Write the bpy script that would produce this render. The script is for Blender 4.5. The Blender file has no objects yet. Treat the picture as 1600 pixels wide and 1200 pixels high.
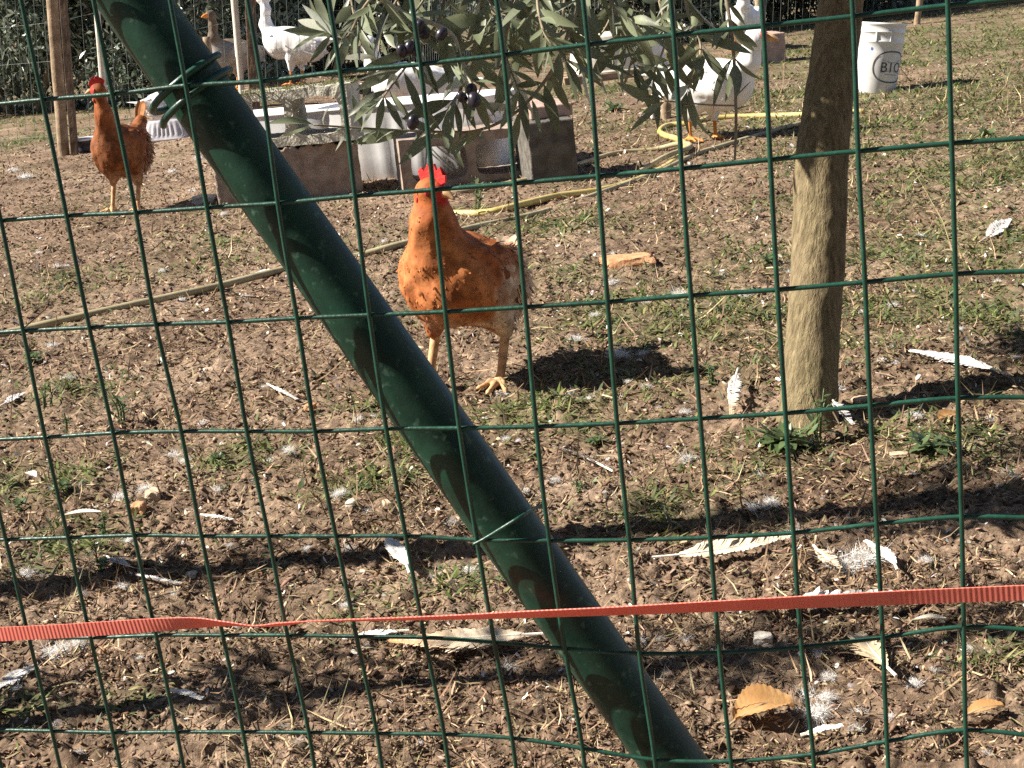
import bpy, bmesh, math, random
import numpy as np
from mathutils import Vector, Matrix, Quaternion
random.seed(7); rng = np.random.default_rng(11)
R = math.radians
scene = bpy.context.scene

# ------------------------------------------------------------------ camera, sky, sun, exposure
FPX, PITCH, CAMH = 2400.0, R(15.5), 0.80          # focal length in 1600-px units, tilt down, height
SUN_EL, SUN_AZ = R(36), R(2)                      # from the left
cam_d = bpy.data.cameras.new('camera'); cam = bpy.data.objects.new('camera', cam_d)
scene.collection.objects.link(cam); scene.camera = cam
cam_d.sensor_width = 36; cam_d.lens = FPX / 1600 * 36; cam_d.clip_start = 0.02; cam_d.clip_end = 500
cam.location = (0, 0, CAMH); cam.rotation_euler = (R(90) - PITCH, 0, 0)
world = bpy.data.worlds.new('World'); scene.world = world; world.use_nodes = True
wn = world.node_tree.nodes; wl = world.node_tree.links
sky = wn.new('ShaderNodeTexSky'); sky.sky_type = 'NISHITA'; sky.sun_disc = False
sky.sun_elevation = SUN_EL; sky.sun_rotation = R(90) + SUN_AZ; sky.air_density = .55; sky.dust_density = .3
wl.new(sky.outputs[0], wn['Background'].inputs[0]); wn['Background'].inputs[1].default_value = 0.05
SUNV = Vector((-math.cos(SUN_AZ)*math.cos(SUN_EL), -math.sin(SUN_AZ)*math.cos(SUN_EL), math.sin(SUN_EL)))
sd = bpy.data.lights.new('sun', 'SUN'); sd.energy = 5.0; sd.angle = R(0.55); sd.color = (1, 0.93, 0.82)
sun = bpy.data.objects.new('sun', sd); scene.collection.objects.link(sun)
sun.rotation_euler = SUNV.to_track_quat('Z', 'Y').to_euler(); sun.location = (-6, -1, 6)
vs = scene.view_settings; vs.view_transform = 'Standard'; vs.look = 'None'; vs.gamma = 1; vs.exposure = 1.42
vs.use_curve_mapping = False
scene.cycles.use_denoising = False
scene.cycles.max_bounces = 6; scene.cycles.diffuse_bounces = 3; scene.cycles.transparent_max_bounces = 8

# ------------------------------------------------------------------ numeric helpers
_perm = np.random.default_rng(3).permutation(512)
_ang = np.random.default_rng(4).uniform(0, 2*np.pi, 512)
def perlin(x, y):
    x = np.asarray(x, float); y = np.asarray(y, float)
    xi = np.floor(x).astype(int); yi = np.floor(y).astype(int); xf = x-xi; yf = y-yi
    def g(ix, iy, dx, dy):
        a = _ang[_perm[(_perm[ix & 511] + iy) & 511]]
        return np.cos(a)*dx + np.sin(a)*dy
    u = xf*xf*xf*(xf*(xf*6-15)+10); v = yf*yf*yf*(yf*(yf*6-15)+10)
    n00 = g(xi, yi, xf, yf); n10 = g(xi+1, yi, xf-1, yf); n01 = g(xi, yi+1, xf, yf-1); n11 = g(xi+1, yi+1, xf-1, yf-1)
    return (n00*(1-u)+n10*u)*(1-v) + (n01*(1-u)+n11*u)*v
def fbm(x, y, o=4):
    s = 0; a = 1
    for i in range(o):
        s = s + a*perlin(x*2**i+17.3*i, y*2**i-9.1*i); a *= .5
    return s
CS, SN = math.cos(PITCH), math.sin(PITCH)
def ray(px, py):
    cx, cy = (px-800)/FPX, (600-py)/FPX
    return Vector((cx, cy*SN + CS, cy*CS - SN))
def at(px, py, d):                                # a point at depth d along the optical axis
    return Vector((0, 0, CAMH)) + ray(px, py)*d
BANK = .265
def macro(x, y):                                  # the hillside: it climbs to the right
    x = np.asarray(x, float); y = np.asarray(y, float)
    return 0.100*12*np.tanh(x/12) + 0.012*fbm(x*0.9+3, y*0.9, 2) + 0.02*np.exp(-((x-.62)**2/.05+(y-2.72)**2/.04)) + BANK*np.exp(-((x+1.35)**2/.7+(y-9.0)**2/.8))
def micro(x, y):
    x = np.asarray(x, float); y = np.asarray(y, float)
    fade = np.clip(8/np.maximum(y, 1)-.6, 0.15, 1)
    return fade*(0.015*fbm(x*7, y*7, 3) + 0.020*np.abs(fbm(x*19+5, y*19, 2)) + 0.007*fbm(x*60, y*60, 2))
def gz(x, y): return macro(x, y) + micro(x, y)
def G(px, py):                                    # where the view ray through a pixel meets the ground
    r = np.array(ray(px, py)); d = np.geomspace(1.1, 45, 1400); P = np.array((0, 0, CAMH))+r[None]*d[:, None]
    e = P[:, 2]-macro(P[:, 0], P[:, 1]); k = np.argmax(e < 0) if (e < 0).any() else len(d)-1
    t = e[k-1]/(e[k-1]-e[k]+1e-12); p = P[k-1]+(P[k]-P[k-1])*min(max(t, 0), 1)
    return Vector((p[0], p[1], float(gz(p[0], p[1]))))
def right_end(A, ang, px):                        # walk from A along the ground at a heading until it is seen at column px
    L = np.linspace(.05, 1.2, 600); x = A.x+L*math.cos(ang); y = A.y+L*math.sin(ang); z = macro(x, y)
    k = np.argmin(np.abs(800+FPX*x/(y*CS-(z-CAMH)*SN)-px)); return Vector((x[k], y[k], float(z[k])))
GOOSE_D = 8.6
def gd(px, py, d):                                # on the ground below the point seen at a pixel at depth d
    p = at(px, py, d); return Vector((p.x, p.y, float(gz(p.x, p.y))))
def depth(p): return (p.y*CS - (p.z-CAMH)*SN)

# ------------------------------------------------------------------ object helpers
COL = scene.collection
def obj(name, me, parent=None):
    o = bpy.data.objects.new(name, me); COL.objects.link(o); o.parent = parent; return o
def thing(name, label, cat, loc=(0, 0, 0), rz=0, group=None):
    o = bpy.data.objects.new(name, None); COL.objects.link(o); o.empty_display_size = .05
    o.location = loc; o.rotation_euler = (0, 0, rz); return tag(o, label, cat, group)
def tag(o, label=None, cat=None, group=None, kind=None):
    if label: o['label'] = label
    if cat: o['category'] = cat
    if group: o['group'] = group
    if kind: o['kind'] = kind
    return o
def mesh(name, V, F, mat=None, cols=None, smooth=False):
    """V (n,3); F (m,3) or (m,4) array or a list of tuples; cols (n,3) vertex colours"""
    me = bpy.data.meshes.new(name)
    V = np.asarray(V, np.float32)
    if isinstance(F, np.ndarray):
        k = F.shape[1]; n = len(F)
        me.vertices.add(len(V)); me.vertices.foreach_set('co', V.ravel())
        me.loops.add(n*k); me.loops.foreach_set('vertex_index', F.astype(np.int32).ravel())
        me.polygons.add(n); me.polygons.foreach_set('loop_start', np.arange(0, n*k, k, dtype=np.int32))
        me.update(calc_edges=True)
    else:
        me.from_pydata(V.tolist(), [], F); me.update()
    if cols is not None:
        c = np.ones((len(V), 4), np.float32); c[:, :3] = cols
        at_ = me.color_attributes.new('Col', 'FLOAT_COLOR', 'POINT'); at_.data.foreach_set('color', c.ravel())
    if smooth: me.polygons.foreach_set('use_smooth', np.ones(len(me.polygons), bool))
    if mat: me.materials.append(mat)
    return me
def merge(parts):                                  # parts: (V, F list/array) -> one V, F
    V = []; F = []; n = 0
    for v, f in parts:
        v = np.asarray(v, float); V.append(v)
        F += [tuple(int(i)+n for i in q) for q in f]; n += len(v)
    return np.concatenate(V), F
def smoothp(pts, n):                               # Catmull-Rom through points
    P = np.array([tuple(p) for p in pts], float)
    P = np.vstack([2*P[0]-P[1], P, 2*P[-1]-P[-2]]); out = []
    for i in range(1, len(P)-2):
        for t in np.linspace(0, 1, n, endpoint=False):
            a, b, c, d = P[i-1], P[i], P[i+1], P[i+2]
            out.append(.5*((2*b)+(c-a)*t+(2*a-5*b+4*c-d)*t*t+(3*b-a-3*c+d)*t**3))
    out.append(P[-2]); return np.array(out)
def tube(pts, rad, k=8, cap=True):
    P = np.array([tuple(p) for p in pts], float); n = len(P)
    r = np.full(n, rad, float) if np.isscalar(rad) else np.interp(np.linspace(0, 1, n), np.linspace(0, 1, len(rad)), rad)
    T = np.gradient(P, axis=0); T /= np.linalg.norm(T, axis=1)[:, None]+1e-12
    up = np.array([0, 0, 1.]) if abs(T[0][2]) < .9 else np.array([1., 0, 0])
    U = np.zeros_like(P); u = np.cross(T[0], up); u /= np.linalg.norm(u)
    for i in range(n):
        u = u - T[i]*(u@T[i]); u /= np.linalg.norm(u); U[i] = u
    W = np.cross(T, U); a = np.linspace(0, 2*np.pi, k, endpoint=False)
    V = P[:, None] + r[:, None, None]*(np.cos(a)[None, :, None]*U[:, None]+np.sin(a)[None, :, None]*W[:, None])
    F = [(i*k+j, i*k+(j+1) % k, (i+1)*k+(j+1) % k, (i+1)*k+j) for i in range(n-1) for j in range(k)]
    if cap: F += [tuple(range(k-1, -1, -1)), tuple((n-1)*k+j for j in range(k))]
    return V.reshape(-1, 3), F
def box(cx, cy, cz, sx, sy, sz):
    V = [(cx+a*sx/2, cy+b*sy/2, cz+c*sz/2) for a in (-1, 1) for b in (-1, 1) for c in (-1, 1)]
    return np.array(V), [(0, 1, 3, 2), (4, 6, 7, 5), (0, 4, 5, 1), (2, 3, 7, 6), (0, 2, 6, 4), (1, 5, 7, 3)]
def rough_box(sx, sy, sz, step=.02, amp=.003, seed=0, edge=.004):
    """box on z=0 with subdivided, slightly rounded and pitted faces"""
    bm = bmesh.new(); bmesh.ops.create_cube(bm, size=1)
    for v in bm.verts: v.co = Vector((v.co.x*sx, v.co.y*sy, (v.co.z+.5)*sz))
    bmesh.ops.bevel(bm, geom=bm.edges[:], offset=edge, segments=2, affect='EDGES', profile=.5)
    bmesh.ops.triangulate(bm, faces=bm.faces[:])
    for _ in range(6):
        es = [e for e in bm.edges if e.calc_length() > step]
        if not es: break
        bmesh.ops.subdivide_edges(bm, edges=es, cuts=1); bmesh.ops.triangulate(bm, faces=[f for f in bm.faces if len(f.verts) > 3])
    bm.normal_update()
    from mathutils import noise
    o = Vector((seed*3.1, seed*1.7, seed*.7))
    for v in bm.verts:
        n = noise.noise(v.co*28+o)*.7+noise.noise(v.co*75+o)*.5
        v.co += v.normal*n*amp
    V = np.array([tuple(v.co) for v in bm.verts]); F = [tuple(v.index for v in f.verts) for f in bm.faces]
    bm.free(); return V, F

def nrm(a): return a/(np.linalg.norm(a, axis=-1, keepdims=True)+1e-12)
PROF_LEAF = ((0, .12), (.3, .85), (.65, .8), (1, 0))
PROF_FEA = ((0, .45), (.45, 1), (.86, .85), (1, 0))
PROF_BLADE = ((0, .9), (.5, .95), (1, 0))
def cards(P, T, N, L, W, bend, prof=PROF_LEAF, fold=0.0):
    """many curved pointed blades: base P, direction T, face normal N, lengths, widths, bend along N"""
    P = np.asarray(P, float); T = nrm(np.asarray(T, float)); N = np.asarray(N, float)
    N = nrm(N-T*np.sum(N*T, -1, keepdims=True)); S = np.cross(T, N)
    L = np.broadcast_to(L, len(P)); W = np.broadcast_to(W, len(P)); B = np.broadcast_to(bend, len(P))
    rows = []
    for (t, w) in prof[:-1]:
        c = P + T*(L*t)[:, None] + N*(B*L*t*t)[:, None]
        h = S*(W*w*.5)[:, None]; up = N*(W*w*fold)[:, None]
        rows += [c-h+up, c+h+up]
    rows.append(P + T*L[:, None] + N*(B*L)[:, None])
    V = np.stack(rows, 1); m = V.shape[1]; n = len(P)
    f = []
    for i in range(0, m-3, 2): f += [(i, i+1, i+3), (i, i+3, i+2)]
    f += [(m-3, m-2, m-1)]
    F = (np.arange(n)[:, None, None]*m + np.array(f)[None]).reshape(-1, 3)
    return V.reshape(-1, 3), F, m
def rcol(base, n, m, j=.15, hue=.05):              # per-item colour with jitter, repeated over m vertices
    base = np.asarray(base, float)
    if base.ndim == 1: base = np.repeat(base[None], n, 0)
    c = base*(1+rng.normal(0, j, (n, 1)))*(1+rng.normal(0, hue, (n, 3)))
    return np.repeat(np.clip(c, .004, .95), m, 0)

# ------------------------------------------------------------------ materials
def newmat(name):
    m = bpy.data.materials.new(name); m.use_nodes = True
    nt = m.node_tree; return m, nt, nt.nodes['Principled BSDF']
def mat(name, c1, c2=None, scale=20, rough=.8, bump=.3, bscale=None, metal=0, spec=.3, dist=.002, trans=0, detail=6, attr=False, lo=.35, hi=.65, c3=None, amin=.62, amax=1.25):
    """procedural: two colours by noise (or the vertex colour times noise), with fine bump"""
    m, nt, b = newmat(name); n, l = nt.nodes, nt.links
    tc = n.new('ShaderNodeTexCoord'); no = n.new('ShaderNodeTexNoise')
    no.inputs['Scale'].default_value = scale; no.inputs['Detail'].default_value = detail
    l.new(tc.outputs['Object'], no.inputs['Vector'])
    rp = n.new('ShaderNodeValToRGB'); rp.color_ramp.elements[0].position = lo; rp.color_ramp.elements[1].position = hi
    if attr:
        rp.color_ramp.elements[0].color = (amin, amin*.98, amin*.96, 1); rp.color_ramp.elements[1].color = (amax, amax, amax, 1)
        a = n.new('ShaderNodeAttribute'); a.attribute_name = 'Col'
        mx = n.new('ShaderNodeMix'); mx.data_type = 'RGBA'; mx.blend_type = 'MULTIPLY'; mx.inputs[0].default_value = 1
        l.new(a.outputs['Color'], mx.inputs[6]); l.new(rp.outputs[0], mx.inputs[7]); col = mx.outputs[2]
    else:
        c2 = c2 or tuple(x*1.35 for x in c1)
        rp.color_ramp.elements[0].color = (*c1, 1); rp.color_ramp.elements[1].color = (*c2, 1)
        if c3:
            e = rp.color_ramp.elements.new(min(hi+.12, .99)); e.color = (*c3, 1)
        col = rp.outputs[0]
    l.new(no.outputs['Fac'], rp.inputs[0]); l.new(col, b.inputs['Base Color'])
    b.inputs['Roughness'].default_value = rough; b.inputs['Metallic'].default_value = metal
    b.inputs['Specular IOR Level'].default_value = spec
    if bump:
        nb = n.new('ShaderNodeTexNoise'); nb.inputs['Scale'].default_value = bscale or scale*4; nb.inputs['Detail'].default_value = 5
        l.new(tc.outputs['Object'], nb.inputs['Vector'])
        bp = n.new('ShaderNodeBump'); bp.inputs['Strength'].default_value = bump; bp.inputs['Distance'].default_value = dist
        l.new(nb.outputs['Fac'], bp.inputs['Height']); l.new(bp.outputs[0], b.inputs['Normal'])
    if trans:
        tr = n.new('ShaderNodeBsdfTranslucent'); l.new(col, tr.inputs[0])
        ms = n.new('ShaderNodeMixShader'); ms.inputs[0].default_value = trans
        l.new(b.outputs[0], ms.inputs[1]); l.new(tr.outputs[0], ms.inputs[2]); l.new(ms.outputs[0], n['Material Output'].inputs[0])
    return m
M = {}
M['litter'] = mat('litter', (1, 1, 1), attr=True, scale=60, rough=.9, bump=.4, bscale=350, spec=.15)
M['blade'] = mat('blade', (1, 1, 1), attr=True, scale=40, rough=.6, bump=0, trans=.25, spec=.3)
M['straw'] = mat('straw', (1, 1, 1), attr=True, scale=90, rough=.7, bump=0, spec=.25)
M['plume'] = mat('plume', (1, 1, 1), attr=True, scale=70, rough=.65, bump=.25, bscale=300, spec=.2, trans=.12, amin=.8, amax=1.12)
M['skin'] = mat('skin', (1, 1, 1), attr=True, scale=45, rough=.7, bump=.4, bscale=160, spec=.2)
M['white_plume'] = mat('white_plume', (1, 1, 1), attr=True, scale=30, rough=.6, bump=.1, bscale=200, spec=.2, trans=.15, amin=.93, amax=1.04)
M['white_skin'] = mat('white_skin', (1, 1, 1), attr=True, scale=30, rough=.7, bump=.1, bscale=160, spec=.2, amin=.93, amax=1.04)
M['down'] = mat('down', (.72, .70, .68), (.85, .83, .80), scale=60, rough=.8, bump=0, trans=.35)
M['wire'] = mat('wire', (.006, .040, .026), (.011, .062, .040), scale=60, rough=.38, bump=.2, bscale=260, spec=.45, c3=(.03, .10, .07))
M['pole'] = None
M['tape'] = None
M['red'] = mat('red', (.50, .02, .018), (.68, .05, .04), scale=70, rough=.5, bump=.6, bscale=220, spec=.4, trans=.12)
M['beak'] = mat('beak', (.45, .24, .11), (.60, .38, .20), scale=60, rough=.45, bump=.1)
M['orange_bill'] = mat('orange_bill', (.62, .20, .04), (.72, .28, .07), scale=60, rough=.45, bump=.1)
M['eye'] = mat('eye', (.25, .08, .02), (.35, .12, .03), rough=.1, bump=0, spec=.6)
M['pupil'] = mat('pupil', (.004, .004, .004), rough=.08, bump=0, spec=.7)
M['hose_y'] = mat('hose_y', (.42, .33, .10), (.56, .46, .19), scale=18, rough=.45, bump=.2, bscale=80, c3=(.34, .27, .13))
M['hose_o'] = mat('hose_o', (.27, .23, .13), (.40, .35, .22), scale=14, rough=.55, bump=.2, bscale=80, c3=(.14, .11, .06))
M['conc'] = mat('conc', (.24, .185, .15), (.36, .29, .24), scale=26, rough=.95, bump=.8, bscale=170, dist=.004, spec=.1)
M['conc_old'] = mat('conc_old', (.33, .31, .25), (.50, .47, .39), scale=18, rough=.95, bump=1, bscale=120, dist=.006, spec=.1, c3=(.12, .13, .06))
M['conc_dark'] = mat('conc_dark', (.085, .078, .068), (.15, .138, .12), scale=24, rough=.95, bump=.8, bscale=160, dist=.004, spec=.1)
M['conc_pink'] = mat('conc_pink', (.33, .23, .19), (.45, .33, .28), scale=24, rough=.95, bump=.8, bscale=160, dist=.004, spec=.1)
M['brick'] = mat('brick', (.42, .21, .11), (.55, .32, .18), scale=30, rough=.95, bump=.8, bscale=140, dist=.003, spec=.1)
M['stone'] = mat('stone', (.42, .30, .20), (.55, .42, .30), scale=40, rough=.9, bump=.7, bscale=150, dist=.002, spec=.15)
M['stone_grey'] = mat('stone_grey', (.40, .36, .31), (.55, .51, .45), scale=40, rough=.9, bump=.7, bscale=150, dist=.002, spec=.15)
M['plastic'] = mat('plastic', (.66, .66, .68), (.80, .79, .78), scale=7, rough=.4, bump=.1, bscale=50, spec=.4, c3=(.60, .52, .36), hi=.7)
M['bucket_white'] = mat('bucket_white', (.56, .55, .54), (.72, .71, .70), scale=9, rough=.5, bump=.1, bscale=50, spec=.35, c3=(.46, .42, .34), hi=.6)
M['plastic_dirty'] = mat('plastic_dirty', (.62, .56, .44), (.76, .72, .64), scale=6, rough=.5, bump=.15, bscale=50, spec=.35, c3=(.45, .37, .22))
M['clear_plastic'] = mat('clear_plastic', (.60, .58, .62), (.74, .72, .74), scale=20, rough=.25, bump=.1, spec=.5, trans=.4)
M['wood'] = mat('wood', (.20, .145, .095), (.36, .27, .185), scale=22, rough=.9, bump=.7, bscale=120, dist=.003, spec=.1)
M['wood_dark'] = mat('wood_dark', (.10, .07, .05), (.18, .13, .09), scale=22, rough=.9, bump=.7, bscale=120, dist=.003, spec=.1)
M['pale_stake'] = mat('pale_stake', (.55, .49, .40), (.68, .62, .53), scale=25, rough=.8, bump=.4, bscale=120, spec=.2)
M['twig'] = mat('twig', (.20, .16, .11), (.33, .28, .20), scale=60, rough=.85, bump=.4, bscale=250, spec=.15)
M['twig_pale'] = mat('twig_pale', (.38, .35, .27), (.50, .47, .38), scale=60, rough=.8, bump=.3, bscale=250, spec=.15)
M['olive'] = mat('olive', (.012, .010, .016), (.028, .022, .034), scale=40, rough=.32, bump=.05, spec=.5, c3=(.07, .06, .08))
M['fence_far'] = mat('fence_far', (.10, .115, .10), (.16, .18, .16), scale=30, rough=.5, bump=0, metal=.3)
M['dryleaf'] = mat('dryleaf', (.36, .19, .07), (.50, .29, .12), scale=35, rough=.75, bump=.4, bscale=160, trans=.2)
M['ink'] = mat('ink', (.04, .04, .042), (.10, .10, .105), rough=.5, bump=0)
M['ink_grey'] = mat('ink_grey', (.32, .32, .34), (.42, .42, .44), rough=.5, bump=0)
M['ink_blue'] = mat('ink_blue', (.06, .13, .42), (.10, .20, .52), rough=.5, bump=0)
M['dark_bowl'] = mat('dark_bowl', (.03, .03, .045), (.06, .06, .08), rough=.4, bump=0)

def leaf_mat(name, top, under, tr=.18):            # olive leaf: green face, silvery back
    m, nt, b = newmat(name); n, l = nt.nodes, nt.links
    g = n.new('ShaderNodeNewGeometry'); mx = n.new('ShaderNodeMix'); mx.data_type = 'RGBA'
    l.new(g.outputs['Backfacing'], mx.inputs[0])
    oi = n.new('ShaderNodeObjectInfo'); no = n.new('ShaderNodeTexNoise'); no.inputs['Scale'].default_value = 30
    tc = n.new('ShaderNodeTexCoord'); l.new(tc.outputs['Object'], no.inputs['Vector'])
    ad = n.new('ShaderNodeMath'); ad.operation = 'MULTIPLY_ADD'; ad.inputs[1].default_value = .5; ad.inputs[2].default_value = .45
    l.new(oi.outputs['Random'], ad.inputs[0])
    a2 = n.new('ShaderNodeMath'); a2.operation = 'MULTIPLY_ADD'; a2.inputs[1].default_value = .6
    l.new(no.outputs['Fac'], a2.inputs[0]); l.new(ad.outputs[0], a2.inputs[2])
    mx.inputs[6].default_value = (*top, 1); mx.inputs[7].default_value = (*under, 1)
    hs = n.new('ShaderNodeMix'); hs.data_type = 'RGBA'; hs.blend_type = 'MULTIPLY'; hs.inputs[0].default_value = 1
    l.new(mx.outputs[2], hs.inputs[6])
    cb = n.new('ShaderNodeCombineColor')
    for i in range(3): l.new(a2.outputs[0], cb.inputs[i])
    l.new(cb.outputs[0], hs.inputs[7]); l.new(hs.outputs[2], b.inputs['Base Color'])
    b.inputs['Roughness'].default_value = .42; b.inputs['Specular IOR Level'].default_value = .45
    t = n.new('ShaderNodeBsdfTranslucent'); l.new(hs.outputs[2], t.inputs[0])
    ms = n.new('ShaderNodeMixShader'); ms.inputs[0].default_value = tr
    l.new(b.outputs[0], ms.inputs[1]); l.new(t.outputs[0], ms.inputs[2]); l.new(ms.outputs[0], n['Material Output'].inputs[0])
    return m
M['olive_leaf'] = leaf_mat('olive_leaf', (.19, .215, .13), (.52, .55, .46), .3)
M['hedge_leaf'] = leaf_mat('hedge_leaf', (.075, .10, .06), (.26, .30, .24), .22)
for _n in M['hedge_leaf'].node_tree.nodes:
    if _n.type == 'BSDF_PRINCIPLED': _n.inputs['Roughness'].default_value = .3; _n.inputs['Specular IOR Level'].default_value = .7
M['weed_leaf'] = leaf_mat('weed_leaf', (.10, .145, .06), (.17, .21, .11), .3)

def pole_mat():                                    # green powder coat with scuffs, scratches and algae dust
    m, nt, b = newmat('pole_paint'); n, l = nt.nodes, nt.links
    tc = n.new('ShaderNodeTexCoord')
    n1 = n.new('ShaderNodeTexNoise'); n1.inputs['Scale'].default_value = 26; n1.inputs['Detail'].default_value = 8; n1.inputs['Roughness'].default_value = .7
    n2 = n.new('ShaderNodeTexNoise'); n2.inputs['Scale'].default_value = 150; n2.inputs['Detail'].default_value = 4
    vo = n.new('ShaderNodeTexVoronoi'); vo.inputs['Scale'].default_value = 75
    for x in (n1, n2, vo): l.new(tc.outputs['Object'], x.inputs['Vector'])
    r1 = n.new('ShaderNodeValToRGB'); r1.color_ramp.elements[0].position = .42; r1.color_ramp.elements[1].position = .72
    r1.color_ramp.elements[0].color = (.003, .023, .014, 1); r1.color_ramp.elements[1].color = (.012, .058, .035, 1)
    l.new(n1.outputs['Fac'], r1.inputs[0])
    r2 = n.new('ShaderNodeValToRGB'); r2.color_ramp.elements[0].position = .03; r2.color_ramp.elements[1].position = .075
    r2.color_ramp.elements[0].color = (1, 1, 1, 1); r2.color_ramp.elements[1].color = (0, 0, 0, 1)
    l.new(vo.outputs['Distance'], r2.inputs[0])
    th = n.new('ShaderNodeMath'); th.operation = 'GREATER_THAN'; th.inputs[1].default_value = .53; l.new(n1.outputs['Fac'], th.inputs[0])
    mu = n.new('ShaderNodeMath'); mu.operation = 'MULTIPLY'; l.new(r2.outputs[0], mu.inputs[0]); l.new(th.outputs[0], mu.inputs[1])
    r3 = n.new('ShaderNodeValToRGB'); r3.color_ramp.elements[0].position = .60; r3.color_ramp.elements[1].position = .78
    l.new(n2.outputs['Fac'], r3.inputs[0])
    m3 = n.new('ShaderNodeMath'); m3.operation = 'MULTIPLY'; m3.inputs[1].default_value = .5; l.new(r3.outputs[0], m3.inputs[0])
    mxa = n.new('ShaderNodeMath'); mxa.operation = 'MAXIMUM'; l.new(mu.outputs[0], mxa.inputs[0]); l.new(m3.outputs[0], mxa.inputs[1])
    mx = n.new('ShaderNodeMix'); mx.data_type = 'RGBA'; l.new(mxa.outputs[0], mx.inputs[0]); l.new(r1.outputs[0], mx.inputs[6]); mx.inputs[7].default_value = (.14, .24, .17, 1)
    l.new(mx.outputs[2], b.inputs['Base Color']); b.inputs['Roughness'].default_value = .42; b.inputs['Specular IOR Level'].default_value = .4
    bp = n.new('ShaderNodeBump'); bp.inputs['Strength'].default_value = .35; bp.inputs['Distance'].default_value = .0015
    l.new(n1.outputs['Fac'], bp.inputs['Height']); l.new(bp.outputs[0], b.inputs['Normal'])
    return m
M['pole'] = pole_mat()

def soil_mat():
    m, nt, b = newmat('soil'); n, l = nt.nodes, nt.links
    tc = n.new('ShaderNodeTexCoord')
    def noise(s, d=8, rgh=.6):
        x = n.new('ShaderNodeTexNoise'); x.inputs['Scale'].default_value = s; x.inputs['Detail'].default_value = d; x.inputs['Roughness'].default_value = rgh
        l.new(tc.outputs['Object'], x.inputs['Vector']); return x.outputs['Fac']
    def ramp(f, *e):
        r = n.new('ShaderNodeValToRGB'); l.new(f, r.inputs[0])
        while len(r.color_ramp.elements) < len(e): r.color_ramp.elements.new(.5)
        for el, (p, c) in zip(r.color_ramp.elements, e): el.position = p; el.color = (*c, 1)
        return r.outputs[0]
    base = ramp(noise(3.5), (.3, (.105, .070, .049)), (.5, (.205, .146, .105)), (.72, (.33, .247, .185)))
    fine = ramp(noise(70, 6, .7), (.33, (.38, .36, .34)), (.5, (.9, .88, .85)), (.68, (1.65, 1.6, 1.52)))
    mx = n.new('ShaderNodeMix'); mx.data_type = 'RGBA'; mx.blend_type = 'MULTIPLY'; mx.inputs[0].default_value = 1
    l.new(base, mx.inputs[6]); l.new(fine, mx.inputs[7])
    a = n.new('ShaderNodeAttribute'); a.attribute_name = 'Col'
    grn = ramp(noise(35, 6), (.35, (.055, .058, .026)), (.55, (.13, .125, .06)), (.7, (.25, .21, .12)))
    f1 = n.new('ShaderNodeMath'); f1.operation = 'MULTIPLY'; l.new(a.outputs['Fac'], f1.inputs[0])
    k = n.new('ShaderNodeValToRGB'); k.color_ramp.elements[0].position = .38; k.color_ramp.elements[1].position = .6; l.new(noise(16), k.inputs[0])
    l.new(k.outputs[0], f1.inputs[1])
    m2 = n.new('ShaderNodeMix'); m2.data_type = 'RGBA'; l.new(f1.outputs[0], m2.inputs[0]); l.new(mx.outputs[2], m2.inputs[6]); l.new(grn, m2.inputs[7])
    l.new(m2.outputs[2], b.inputs['Base Color']); b.inputs['Roughness'].default_value = .95; b.inputs['Specular IOR Level'].default_value = .1
    bp = n.new('ShaderNodeBump'); bp.inputs['Strength'].default_value = .8; bp.inputs['Distance'].default_value = .012
    l.new(noise(55, 8, .7), bp.inputs['Height']); l.new(bp.outputs[0], b.inputs['Normal'])
    return m
M['soil'] = soil_mat()

# ------------------------------------------------------------------ ground
_gp = [  # px, py, radius (m), weight of the green patches seen in the yard
 (380,720,.10,1),(120,610,.10,.8),(60,760,.12,.9),(560,760,.08,.7),(640,690,.08,.7),(880,630,.16,1),(930,600,.12,.9),(1100,590,.12,.7),
 (1010,480,.25,.9),(1150,500,.25,.9),(900,430,.2,.6),(1400,480,.35,1),(1500,400,.4,.9),(1250,410,.25,.8),(1560,500,.2,.8),(1470,700,.12,.8),
 (1240,710,.1,.6),(940,690,.06,.5),(1040,800,.09,.8),(1120,740,.08,.5),(80,450,.25,.7),(250,430,.2,.6),(350,380,.2,.5),(880,360,.25,.7),
 (1200,390,.2,.6),(740,330,.12,.6),(60,330,.2,.2),(1500,150,1.2,1),(1420,230,.5,.9),(1560,270,.5,.8),(1220,150,.5,1),(970,140,.5,1),(1560,60,2,1),
 (1300,80,1.,1),(1000,190,.3,.7),(30,220,.5,.7),(60,180,1.,.6),(1350,320,.35,.6),(620,640,.08,.4),(110,850,.08,.6),(40,900,.06,.4),(720,380,.2,.5),
 (480,380,.2,.4),(1580,1040,.06,.6),(200,1090,.05,.3),(60,1110,.06,.4),(560,960,.07,.3),(700,920,.06,.4)]
_gp = [(*G(a, b_)[:2], r, w) for a, b_, r, w in _gp]
def green(x, y):
    x = np.asarray(x, float); y = np.asarray(y, float); s = np.zeros_like(x)
    for gx, gy, r, w in _gp: s = np.maximum(s, w*np.exp(-((x-gx)**2+(y-gy)**2)/(r*r)))
    nz = .5+.5*np.clip(fbm(x*2.2, y*2.2, 3)*1.6, -1, 1)
    far = np.clip((y-11)/3, 0, 1)*.8
    return np.clip(np.maximum(s*1.25*(.35+.9*nz), far)+.5*np.clip(nz-.42, 0, 1)*np.clip((y-1.9)/1.2, 0, 1), 0, 1)
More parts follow.
